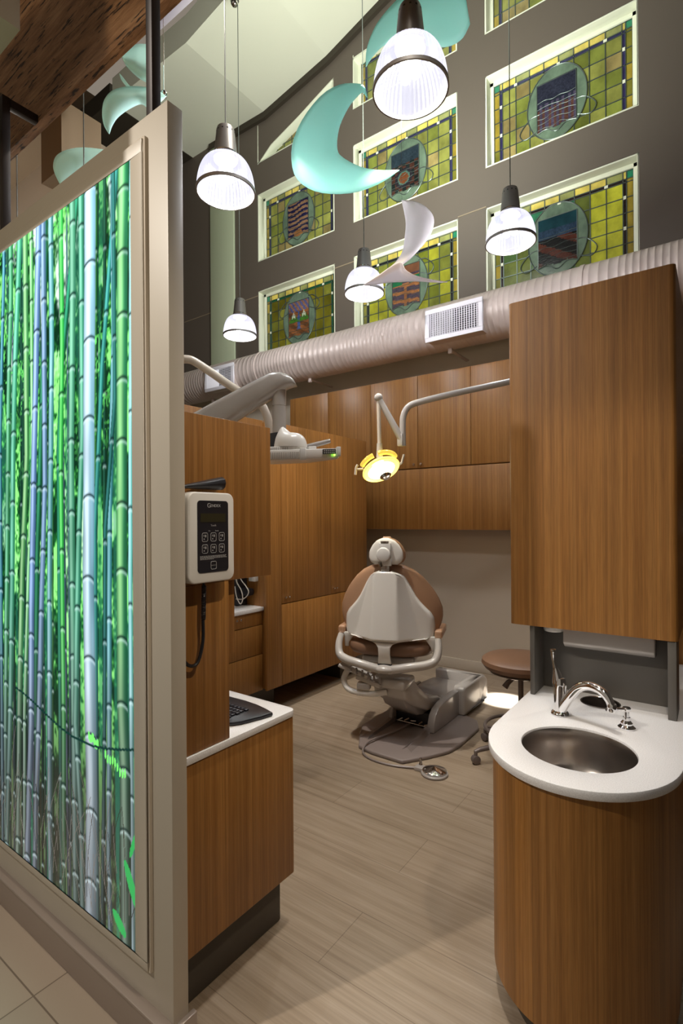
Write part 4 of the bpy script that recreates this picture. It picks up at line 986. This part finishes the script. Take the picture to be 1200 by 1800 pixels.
# ------------------------------------------------------------------ dental light on its arm
dl = empty('dental_lamp', (-1.9, 3.45, 2.5), 'lit dental operating lamp on a jointed arm above the chair', 'dental lamp')
MB().tube(catmull([(-.55, 4.42, 2.90), (-1.27, 3.896, 2.715), (-1.60, 3.655, 2.63), (-1.80, 3.512, 2.572), (-1.875, 3.455, 2.535), (-1.908, 3.436, 2.47), (-1.914, 3.431, 2.40), (-1.914, 3.431, 2.24)], 40), .024, 20).build('upper_arm', M['grey_light'], dl)
MB().tube([(-.55, 4.42, 0), (-.55, 4.42, 2.93)], .035, 20).build('mounting_post', M['grey_light'], dl)
MB().obox((-1.925, 3.424, 2.285), .05, .05, .10).build('elbow', M['grey_light'], dl, bevel=.012)
MB().tube([(-1.922, 3.424, 2.29), (-2.058, 3.326, 2.60)], [.027, .022], 16).sphere((-2.060, 3.324, 2.605), .032).build('spring_arm', M['grey_light'], dl)
MB().tube([(-2.060, 3.324, 2.60), (-2.055, 3.327, 2.25)], .0155, 16).build('drop_tube', M['tube_warm'], dl)
MB().tube([(-2.055, 3.327, 2.26), (-2.055, 3.327, 2.15)], [.021, .026], 20).build('swivel', M['grey_light'], dl)
# head: tilted ring reflector with a bright cover
hc = Vector((-2.045, 3.325, 2.070)); ax = Vector((-.30, -.62, -.74)).normalized()
ax = Vector((.50, -.22, -.80)).normalized()
hd = MB(); hd.lathe([(.0,-.055),(.05,-.05),(.11,-.025),(.142,.0),(.146,.012),(.138,.022),(.12,.018)], hc, tuple(ax), 40)
Rz = Matrix.Translation(hc)
hd.build('reflector', M['lamp_glow'], dl)
MB().lathe([(.118,.010),(.09,.026),(.04,.036),(0,.038)], hc, tuple(ax), 32).build('lens_cover', M['lamp_hot'], dl)
MB().lathe([(.04,.0),(.045,.012),(.03,.03),(0,.034)], hc+ax*.035+Vector((.03,-.01,-.02)), tuple(ax), 24).build('lamp_guard', M['chrome'], dl)
rt = Vector((.8096, .587, 0))
e1 = (rt-ax*rt.dot(ax)).normalized(); e2 = ax.cross(e1).normalized()
if e2.z < 0: e2 = -e2
for nm_, a_0, a_1 in (('rim_guard', 20, 95), ('rim_guard', 112, 165)):
    MB().tube([hc-ax*.045+e1*.135*math.cos(math.radians(a_0+(a_1-a_0)*k/16))+e2*.135*math.sin(math.radians(a_0+(a_1-a_0)*k/16)) for k in range(17)], .019, 12).build(nm_, M['gold'], dl)
hb = MB()
hb.tube(catmull([hc-rt*.13, hc-rt*.165+Vector((0,0,-.005)), hc-rt*.185+Vector((0,0,.005)), hc-rt*.172+Vector((0,0,.03))], 12), .009, 10)
hb.tube([hc-rt*.185+Vector((0,0,.008)), hc-rt*.19+Vector((0,0,-.045))], .010, 10)
hb.build('handle', M['tube_warm'], dl)
hb = MB().tube(catmull([hc+rt*.13+Vector((0,0,.03)), hc+rt*.155+Vector((0,0,.04)), hc+rt*.165+Vector((0,0,.07)), hc+rt*.175+Vector((0,0,.105))], 12), .009, 10)
hb.build('handle', M['grey_light'], dl)
point('dental_lamp_light', tuple(hc+ax*.09), 3.0, (1, .85, .55), .05)

# second lamp arm on the left
sa = empty('lamp_arm', (-2.7, 2.1, 2.6), 'bent ivory lamp arm tube above the wood divider, behind the delivery arm', 'lamp arm')
MB().tube(catmull([(-2.86, 1.98, 2.60), (-2.80, 2.05, 2.70), (-2.72, 2.10, 2.715), (-2.66, 2.15, 2.68), (-2.49, 2.27, 2.535), (-2.36, 2.365, 2.435), (-2.325, 2.39, 2.38), (-2.305, 2.405, 2.28), (-2.305, 2.405, 2.12)], 50), .026, 18).build('tube', M['tube_warm'], sa)
MB().sphere((-2.80, 2.05, 2.735), .06, .06, .045).build('joint_cap', M['grey_light'], sa)

# ------------------------------------------------------------------ delivery unit
du = empty('delivery_unit', (-1.98, 2.145, 2.1), 'light grey instrument delivery arm with keypad tray above the wood divider', 'delivery unit')
pa_, pb_ = Vector((-2.47, 1.80, 2.13)), Vector((-1.945, 2.170, 2.49))
d_ = (pb_-pa_).normalized(); up_ = Vector((0,0,1)); sd_ = d_.cross(up_).normalized(); nn = sd_.cross(d_)
arm = MB(); secs = [(0.0, .036, .066, 0), (.15, .046, .084, 0), (.45, .052, .078, 0), (.75, .054, .068, 0), (.90, .055, .062, 0), (.98, .052, .050, -.012), (1.04, .046, .036, -.036), (1.075, .036, .02, -.062)]
vs = []
L_ = (pb_-pa_).length
for t_, hw, hh, dz in secs:
    c = pa_+d_*L_*t_+up_*dz
    for k in range(16):
        a = 2*PI*k/16; ca, sa_ = math.cos(a), math.sin(a)
        vs.append(c+sd_*hw*math.copysign(abs(ca)**.7, ca)+nn*hh*math.copysign(abs(sa_)**.7, sa_))
arm.add(vs, [(i*16+k, i*16+(k+1) % 16, (i+1)*16+(k+1) % 16, (i+1)*16+k) for i in range(len(secs)-1) for k in range(16)]+[tuple(range(16)), tuple(range(16*(len(secs)-1), 16*len(secs)))])
MB().tube([(-2.50, 1.78, 0.0), (-2.50, 1.78, 2.13)], .05, 20).build('column', M['grey_light'], du)
arm.build('boom_arm', M['grey_light'], du, smooth=True, angle=70)
px_, py_ = -1.98, 2.146
MB().lathe([(.038,0),(.038,.16),(.0365,.161),(.0365,.163),(.038,.164),(.040,.33)], (px_, py_, 2.165), n=32).build('post', M['grey_light'], du)
MB().box((px_-.09, py_-.05, 2.075), (px_+.04, py_+.05, 2.175)).build('pivot_block', M['black'], du, bevel=.006)
# pod
vs = []
pod = MB(); pc = Vector((-1.83, 2.07, 2.075))
for i in range(13):
    ph = PI/2*i/12
    for k in range(28):
        t_ = 2*PI*k/28; rx_, ry_ = .088*math.cos(ph)**.6, .075*math.cos(ph)**.6
        zz = .078*math.sin(ph)+ (.038*math.exp(-((math.cos(t_)*rx_+.045)/.028)**2-((math.sin(t_)*ry_)/.03)**2) if i > 3 else 0)
        vs.append(pc+rt*(rx_*math.cos(t_))+Vector((-.587,.81,0))*(ry_*math.sin(t_))+Vector((0,0,zz)))
pod.add(vs, [(i*28+k, i*28+(k+1) % 28, (i+1)*28+(k+1) % 28, (i+1)*28+k) for i in range(12) for k in range(28)]+[tuple(range(28))])
pod.build('pod', M['ivory'], du, angle=80)
bk_ = Vector((-.587,.81,0)); tc_ = Vector((-1.84, 2.06, 2.035))
def lp(u, v, z): return tc_+rt*u+bk_*v+Vector((0,0,z+.02*u+.10*max(0, u-.06)))
def lprism(mb, poly, z0, z1):
    n_ = len(poly); mb.add([lp(u, v, z0) for u, v in poly]+[lp(u, v, z1) for u, v in poly], [tuple(range(n_))[::-1], tuple(range(n_, 2*n_))]+[(i, (i+1) % n_, n_+(i+1) % n_, n_+i) for i in range(n_)])
ty = MB(); lprism(ty, [(-.26,-.085), (.075,-.085), (.098,-.07), (.27,.06), (.262,.12), (.1,.13), (-.26,.13)], -.034, .018)
lprism(ty, [(-.26,-.06), (.05,-.06), (.10,-.02), (.08,.11), (-.26,.11)], .018, .040)
ty.build('tray', M['ivory'], du, bevel=.006)
rb = MB(); 
for k in range(34): lprism(rb, [(-.25+k*.0093,-.088), (-.245+k*.0093,-.088), (-.245+k*.0093,-.084), (-.25+k*.0093,-.084)], -.026, .006)
rb.build('grip_ribs', M['grey_light'], du, smooth=False); rb = MB()
for k in range(28): lprism(rb, [(-.25+k*.0093,-.063), (-.245+k*.0093,-.063), (-.245+k*.0093,-.059), (-.25+k*.0093,-.059)], .022, .036)
rb.build('grip_ribs', M['grey_light'], du, smooth=False)
c1_ = MB(); lprism(c1_, [(.070,-.092), (.100,-.078), (.098,-.06), (.068,-.075)], -.040, .022); c1_.build('corner_cap', M['white'], du, bevel=.004)
c1_ = MB(); lprism(c1_, [(.258,.045), (.280,.062), (.275,.09), (.25,.07)], -.026, .026); c1_.build('corner_cap', M['white'], du, bevel=.004)
kp = MB(); lprism(kp, [(.185,-.010), (.252,.041), (.250,.045), (.183,-.006)], -.012, .014); kp.build('keypad', M['panel_black'], du, smooth=False)
ks = MB()
for k in range(6):
    u0 = .190+k*.010; v0 = -.0075+k*.0077
    for z0 in (-.009, .002): lprism(ks, [(u0, v0-.001), (u0+.006, v0+.0036), (u0+.006, v0+.005), (u0, v0+.001)], z0, z0+.007)
ks.build('keys', M['mark'], du, smooth=False)
le = MB().sphere(lp(.245,.028,-.020), .005, n=10, m=6).build('indicator', M['led'], du)
MB().tube([lp(.09,.06,.045), lp(.20,.075,.062), lp(.222,.078,.066)], [.015,.013,.011], 14).build('handle_bar', M['grey_plastic'], du)
c1_ = MB(); lprism(c1_, [(.11,-.0), (.15,.03), (.14,.06), (.09,.03)], .020, .040); c1_.build('holder', M['white'], du, bevel=.004)

# ------------------------------------------------------------------ dental chair
O = (-1.95, 3.65, 0)
ch = empty('dental_chair', O, 'tan upholstered dental chair with white back shell seen from behind', 'dental chair')
# base plate
bp_ = [(-2.155, 3.165), (-2.02, 3.135), (-1.77, 3.135), (-1.66, 3.30), (-1.575, 3.46), (-1.55, 3.60), (-1.55, 3.98), (-1.62, 4.12), (-1.76, 4.18), (-1.76, 4.60), (-2.14, 4.60), (-2.14, 4.20), (-2.27, 4.15), (-2.345, 3.98), (-2.345, 3.50), (-2.25, 3.32)]
MB().prism(bp_, 2, .0, .028).build('base_plate', M['plate'], ch, bevel=.010, seg=3)
for x_a, x_b in ((-2.19, -2.15), (-1.86, -1.82)):
    rg_ = MB(); rg_.add([(x_a-.04 if x_a < -2 else x_a, 3.28, .028), (x_b if x_a < -2 else x_b+.04, 3.28, .028), (x_b, 3.70, .028), (x_a, 3.70, .028), ((x_a+x_b)/2, 3.33, .032), (x_b, 3.70, .075), (x_a, 3.70, .075)], [(0,1,4), (1,2,5,4), (4,5,6), (0,4,6,3), (2,3,6,5)])
    rg_.build('plate_rib', M['plate'], ch)
cov = MB()
sp_ = [(3.66, .028), (3.665, .10), (3.69, .155), (3.74, .195), (3.84, .222), (4.18, .236), (4.18, .028)]
cov.prism(sp_, 0, -1.845, -1.785).prism(sp_, 0, -2.19, -2.16)
cov.box((-2.165, 3.95, .028), (-1.84, 4.18, .205))
cov.build('base_cover', M['grey_plastic'], ch, bevel=.008, seg=3)
cp_ = MB().prism([(3.98, .028), (3.98, .21), (4.06, .225), (4.18, .232), (4.42, .215), (4.62, .15), (4.64, .028)], 0, -2.16, -1.845)
cp_.build('motor_cover', M['grey_plastic'], ch, bevel=.012, seg=3)
cap = MB().prism([(4.13, .028), (4.13, .245), (4.16, .268), (4.52, .268), (4.52, .028)], 0, -1.842, -1.735)
cap.prism([(4.52, .028), (4.52, .268), (4.60, .264), (4.67, .22), (4.69, .028)], 0, -2.19, -1.735)
cap.build('end_cap', M['grey_light'], ch, bevel=.018, seg=3)
MB().box((-2.155, 3.72, .03), (-1.85, 3.94, .15)).build('mechanism_bay', M['black'], ch, bevel=.004)
mc = MB()
for k in range(5): mc.tube([(-2.13+k*.06, 3.70+.01*(k % 2), .045+.012*(k % 3)), (-2.09+k*.06, 3.715, .07+.01*(k % 2))], .008, 8)
mc.tube([(-2.15, 3.70, .05), (-1.85, 3.70, .05)], .006, 8)
mc.build('linkage', M['steel'], ch)
# lift arm rising towards the camera from the base
la = MB()
def quad_arm(x0a, x1a, pts, mb):
    n_ = len(pts); mb.prism(pts, 0, x0a, x1a)
quad_arm(-2.14, -1.862, [(3.93, .15), (3.93, .235), (3.74, .28), (3.57, .405), (3.50, .475), (3.36, .485), (3.33, .455), (3.36, .36), (3.50, .27), (3.72, .17)], la)
la.build('lift_arm', M['grey_light'], ch, bevel=.022, seg=4)
la = MB(); quad_arm(-2.10, -1.90, [(3.80, .12), (3.80, .18), (3.50, .31), (3.42, .38), (3.37, .37), (3.44, .27), (3.62, .16)], la)
la.build('lower_link', M['grey_plastic'], ch, bevel=.015, seg=3)
MB().obox((-2.03, 3.40, .47), .34, .22, .07, Matrix.Rotation(.1, 3, 'Z')).build('seat_mount', M['grey_light'], ch, bevel=.02, seg=3)
# upper works, rotated slightly
TH_ = .33
U = Matrix.Translation((-2.02, 3.36, 0)) @ Matrix.Rotation(TH_, 4, 'Z')
# seat cushion
def superell(u, n_): return math.copysign(abs(u)**(2/n_), u)
sc2 = MB(U); vs = []; NN = 40
for z, s_ in ((.665, .86), (.672, .95), (.69, .99), (.715, 1.0), (.74, .985), (.755, .94), (.762, .8), (.765, .4)):
    for k in range(NN):
        a = 2*PI*k/NN; vs.append((.33*s_*superell(math.cos(a), 2.6), .20+.26*s_*superell(math.sin(a), 3.0), z))
sc2.add(vs, [(i*NN+k, i*NN+(k+1) % NN, (i+1)*NN+(k+1) % NN, (i+1)*NN+k) for i in range(7) for k in range(NN)]+[tuple(range(NN)), tuple(range(7*NN, 8*NN))])
sc2.build('seat_cushion', M['seat_leather'], ch, angle=70)
lg = MB(U); lg.add([(-.25,.44,.66),(.25,.44,.66),(.22,1.25,.52),(-.22,1.25,.52),(-.25,.44,.76),(.25,.44,.76),(.22,1.25,.62),(-.22,1.25,.62)], [(0,3,2,1),(4,5,6,7),(0,1,5,4),(1,2,6,5),(2,3,7,6),(3,0,4,7)])
lg.build('leg_rest', M['seat_leather'], ch, bevel=.03, seg=4)
MB(U).box((-.2, .0, .60), (.2, 1.1, .655)).build('seat_frame', M['grey_light'], ch, bevel=.02, seg=3)
# backrest cushion : profile of half widths against height
cz = [.80, .84, .90, .96, 1.02, 1.10, 1.18, 1.26, 1.31, 1.345, 1.36]
cw = [.30, .375, .405, .418, .415, .385, .335, .265, .20, .12, .03]
def widths(z, Z_, W_): return float(np.interp(z, Z_, W_))
cu2 = MB(U); vs = []; NV = 26; NU = 28
zs_ = [.79+(1.362-.79)*(.5-.5*math.cos(PI*j/(NV-1))) for j in range(NV)]
for z in zs_:
    w = max(.012, .96*widths(z, cz, cw)); e_ = min(1, (z-.785)/.05, (1.366-z)/.05)
    for k in range(NU):
        a = 2*PI*k/NU; tck = .052*math.sqrt(max(.02, e_))
        xx = w*superell(math.cos(a), 2.4); curve_ = .10*(abs(xx)/.4)**2
        vs.append((xx, .055+curve_+tck*superell(math.sin(a), 2.2)-.0*(z-.8), z))
cu2.add(vs, [(j*NU+k, j*NU+(k+1) % NU, (j+1)*NU+(k+1) % NU, (j+1)*NU+k) for j in range(NV-1) for k in range(NU)]+[tuple(range(NU)), tuple(range(NU*(NV-1), NU*NV))])
cu2.build('backrest_cushion', M['leather'], ch, angle=80)
# back shell with raised spine
sz_ = [.795, .81, .84, .90, .95, .99, 1.03, 1.07, 1.11, 1.16, 1.21, 1.25, 1.275, 1.295, 1.302]
sw_ = [.340, .362, .368, .368, .362, .338, .295, .258, .228, .200, .172, .145, .118, .075, .05]
def shell_y(x, z):
    spine_w = .085+.02*(1.3-z); slope = .045+.11*max(0, (1.25-z))/.45
    h = .055+.055*min(1, (1.30-z)/.5)
    s_ = 1 if abs(x) < spine_w else max(0, 1-(abs(x)-spine_w)/slope)
    return .10*(abs(x)/.4)**2-.010-h*s_
sh = MB(U); vs = []; NS = 57
zz_ = [.795+(1.302-.795)*j/29 for j in range(30)]
for z in zz_:
    w = .93*widths(z, sz_, sw_)
    for k in range(NS):
        x = w*(2*k/(NS-1)-1); y = shell_y(x, z); e_ = max(abs(x)/w, 0)
        y += .028*max(0, (e_-.93)/.07)**2
        if z < .83 : pass
        vs.append((x, y, z))
fcs = []
for j in range(29):
    for k in range(NS-1):
        fcs.append((j*NS+k, j*NS+k+1, (j+1)*NS+k+1, (j+1)*NS+k))
sh.add(vs, fcs)
sh.build('back_shell', M['ivory'], ch, solid=.012, angle=50)
# ears and stem under the shell
st = MB(U)
def ribbon(L):
    vs = []
    for (xl, xr, y, z) in L: vs += [(xl, y, z), (xr, y, z), (xr, y+.022, z), (xl, y+.022, z)]
    fs = [(0,1,2,3), tuple(4*(len(L)-1)+i for i in (3,2,1,0))]
    for i in range(len(L)-1):
        for k in range(4): fs.append((4*i+k, 4*i+(k+1) % 4, 4*i+4+(k+1) % 4, 4*i+4+k))
    return vs, fs
st.add(*ribbon([(-.30, .30, shell_y(.25,.8)-.002, .802), (-.10, .10, -.105, .790), (-.062, .062, -.118, .775), (-.046, .046, -.122, .75), (-.043, .043, -.118, .70), (-.050, .050, -.100, .625)]))
for s_ in (-1, 1):
    xa, xb = (.285, .352)
    a_, b_1 = (s_*xa, s_*xb) if s_ > 0 else (-xb, -xa)
    st.add(*ribbon([(a_-.03*(s_>0), b_1+.03*(s_<0), .045, .815), (a_, b_1, .05, .78), (a_+.03*(s_>0), b_1-.03*(s_<0), .055, .735), (a_+.04*(s_>0), b_1-.035*(s_<0), .06, .70)]))
st.build('shell_stem', M['ivory'], ch, bevel=.006, angle=60)
MB(U).box((-.052, -.105, .607), (.052, -.07, .628)).build('hinge', M['black'], ch, bevel=.003)
# arm frame
fr_ = MB(U)
for s_ in (-1, 1):
    P = catmull([(s_*.372, .04, .80), (s_*.380, .0, .735), (s_*.362, -.04, .665), (s_*.30, -.07, .635), (s_*.18, -.095, .615), (s_*.03, -.10, .585)], 30)
    fr_.tube(P, [.024+.008*min(1, i/15) for i in range(30)], 16)
fr_.sphere((0, -.09, .590), .085, .06, .035)
fr_.build('arm_frame', M['grey_light'], ch)
for s_ in (-1, 1):
    MB(U).box((s_*.345, .05, .80), (s_*.405, .36, .862)).build('armrest', M['leather'], ch, bevel=.018, seg=4)
    MB(U).tube([(s_*.374, .05, .79), (s_*.374, .05, .812)], .026, 18).build('armrest_pivot', M['chrome'], ch)
# headrest
hz = [1.355, 1.37, 1.40, 1.45, 1.50, 1.535, 1.55]; hw_ = [.09, .115, .13, .128, .10, .065, .02]
for nm, dy, th_, grow, mt, ztop in (('headrest_cushion', .02, .040, .010, 'leather', .010), ('headrest_shell', -.030, .018, 0, 'ivory', 0)):
    hh = MB(U); vs = []
    for j in range(16):
        z = 1.353+(1.550+ztop-1.353)*(.5-.5*math.cos(PI*j/15)); w = widths(min(z, 1.55), hz, hw_)+grow; e_ = math.sqrt(max(.03, min(1, (z-1.35)/.03, (1.552+ztop-z)/.03)))
        for k in range(24):
            a = 2*PI*k/24; xx = w*superell(math.cos(a), 2.3); vs.append((xx, dy+.5*xx*xx+th_*e_*superell(math.sin(a), 2.2), z))
    hh.add(vs, [(j*24+k, j*24+(k+1) % 24, (j+1)*24+(k+1) % 24, (j+1)*24+k) for j in range(15) for k in range(24)]+[tuple(range(24)), tuple(range(360, 384))])
    hh.build(nm, M[mt], ch, angle=80)
br = MB(U); br.lathe([(.0,-.036),(.050,-.034),(.056,-.026),(.056,.0)], (-.008, -.052, 1.428), (0,1,0), 10); br.box((-.045, -.072, 1.44), (.045, -.044, 1.515)); br.box((-.012, -.066, 1.345), (.05, -.05, 1.40))
br.build('headrest_bracket', M['white'], ch, bevel=.005)
MB(U).box((-.03, -.0735, 1.513), (.03, -.05, 1.529)).build('bracket_slot', M['steel'], ch, bevel=.002)
MB(U).box((-.035, -.045, 1.285), (.03, -.035, 1.375)).tube([(-.045, -.055, 1.375), (-.035, -.055, 1.335)], .009, 10).build('headrest_slide', M['steel'], ch, bevel=.002)
# assistant side bracket and suction arm under the seat
ab = MB(U)
ab.tube(catmull([(-.30, .02, .545), (-.33, .0, .50), (-.335, -.02, .455), (-.30, -.04, .405), (-.22, -.05, .385), (-.10, -.05, .385), (.0, -.03, .40)], 40), .022, 16)
ab.build('swing_arm', M['ivory'], ch)
hx = MB(U)
hx.obox((-.24, -.03, .545), .26, .10, .030, Matrix.Rotation(.32, 3, 'Y')).obox((-.13, -.04, .48), .20, .08, .035, Matrix.Rotation(.3, 3, 'Y')).obox((-.17, -.05, .44), .10, .06, .05)
hx.build('holder_bracket', M['grey_light'], ch, bevel=.010, seg=3)
hp_ = MB(U)
for k in range(6): hp_.tube([(-.27+.045*k, -.06, .585-.014*k), (-.262+.045*k, -.085, .545-.014*k)], [.008,.011], 10)
hp_.build('handpiece', M['grey_plastic'], ch)
# foot control
ft = empty('foot_control', (-1.53, 3.14, 0), 'round steel foot pedal with cord on the floor in front of the chair base', 'foot pedal')
MB().lathe([(.085,0),(.090,.004),(.088,.014),(.080,.018)], (-1.53, 3.14, .001), n=40).obox((-1.632, 3.138, .013), .07, .06, .024).build('pedal_base', M['grey_plastic'], ft, bevel=.003)
MB().lathe([(.078,.020),(.080,.026),(.074,.030),(.002,.052)], (-1.53, 3.14, .001), n=40).build('disc', M['chrome'], ft)
MB().lathe([(.014,0),(.010,.01),(.008,.03),(.012,.035),(.006,.045)], (-1.645, 3.165, .024), n=16).build('toggle', M['steel'], ft)
MB().tube(catmull([(-1.66, 3.13, .010), (-1.80, 3.075, .008), (-1.93, 3.06, .008), (-2.03, 3.08, .010), (-2.09, 3.125, .022), (-2.105, 3.22, .045), (-2.08, 3.34, .046), (-2.03, 3.50, .05), (-2.0, 3.66, .06)], 50), .0075, 10).build('cord', M['plate'], ft)

# ------------------------------------------------------------------ stool
sx_, sy_ = -1.13, 3.69
so = empty('operator_stool', (sx_, sy_, 0), 'round brown upholstered stool on casters behind the sink cabinet', 'stool')
MB().lathe([(.05,-.055),(.20,-.052),(.245,-.035),(.266,-.005),(.262,.022),(.235,.04),(.15,.05),(0,.052)], (sx_, sy_, .675), n=48).build('seat', M['seat_leather'], so)
MB().lathe([(.20,0),(.215,.006),(.20,.012)], (sx_, sy_, .608), n=40).build('seat_pan', M['grey_light'], so)
MB().tube([(sx_, sy_, .10), (sx_, sy_, .36)], .030, 20).tube([(sx_, sy_, .36), (sx_, sy_, .61)], .018, 20).build('column', M['stoolmetal'], so)
MB().tube([(sx_-.02, sy_-.02, .585), (sx_-.07, sy_-.055, .54), (sx_-.09, sy_-.07, .505)], [.008,.018,.022], 12).build('lever', M['stoolmetal'], so)
rn = MB().tube([(sx_+.245*math.cos(2*PI*k/40), sy_+.245*math.sin(2*PI*k/40), .215) for k in range(41)], .012, 10)
for k in range(4):
    a = k*PI/2+.5; rn.tube([(sx_, sy_, .215), (sx_+.24*math.cos(a), sy_+.24*math.sin(a), .215)], .009, 8)
rn.build('foot_ring', M['stoolmetal'], so)
a0 = math.atan2(3.429-sy_, -1.368-sx_)
for k in range(5):
    a = a0+k*2*PI/5; d = Vector((math.cos(a), math.sin(a), 0)); c0 = Vector((sx_, sy_, 0)); R_ = .345
    lgm = MB().tube([c0+Vector((0,0,.115)), c0+d*.2+Vector((0,0,.11)), c0+d*(R_-.03)+Vector((0,0,.095)), c0+d*R_+Vector((0,0,.085)), c0+d*R_+Vector((0,0,.055))], [.022,.019,.016,.015,.012], 12)
    lo = lgm.build('leg', M['stoolmetal'], so)
    sdv = d.cross(Vector((0,0,1)))
    MB().lathe([(.020,-.022),(.029,-.018),(.030,-.004),(.030,.004),(.029,.018),(.020,.022)], c0+d*R_+Vector((0,0,.031)), tuple(sdv), 20).build('caster', M['stoolmetal'], lo)
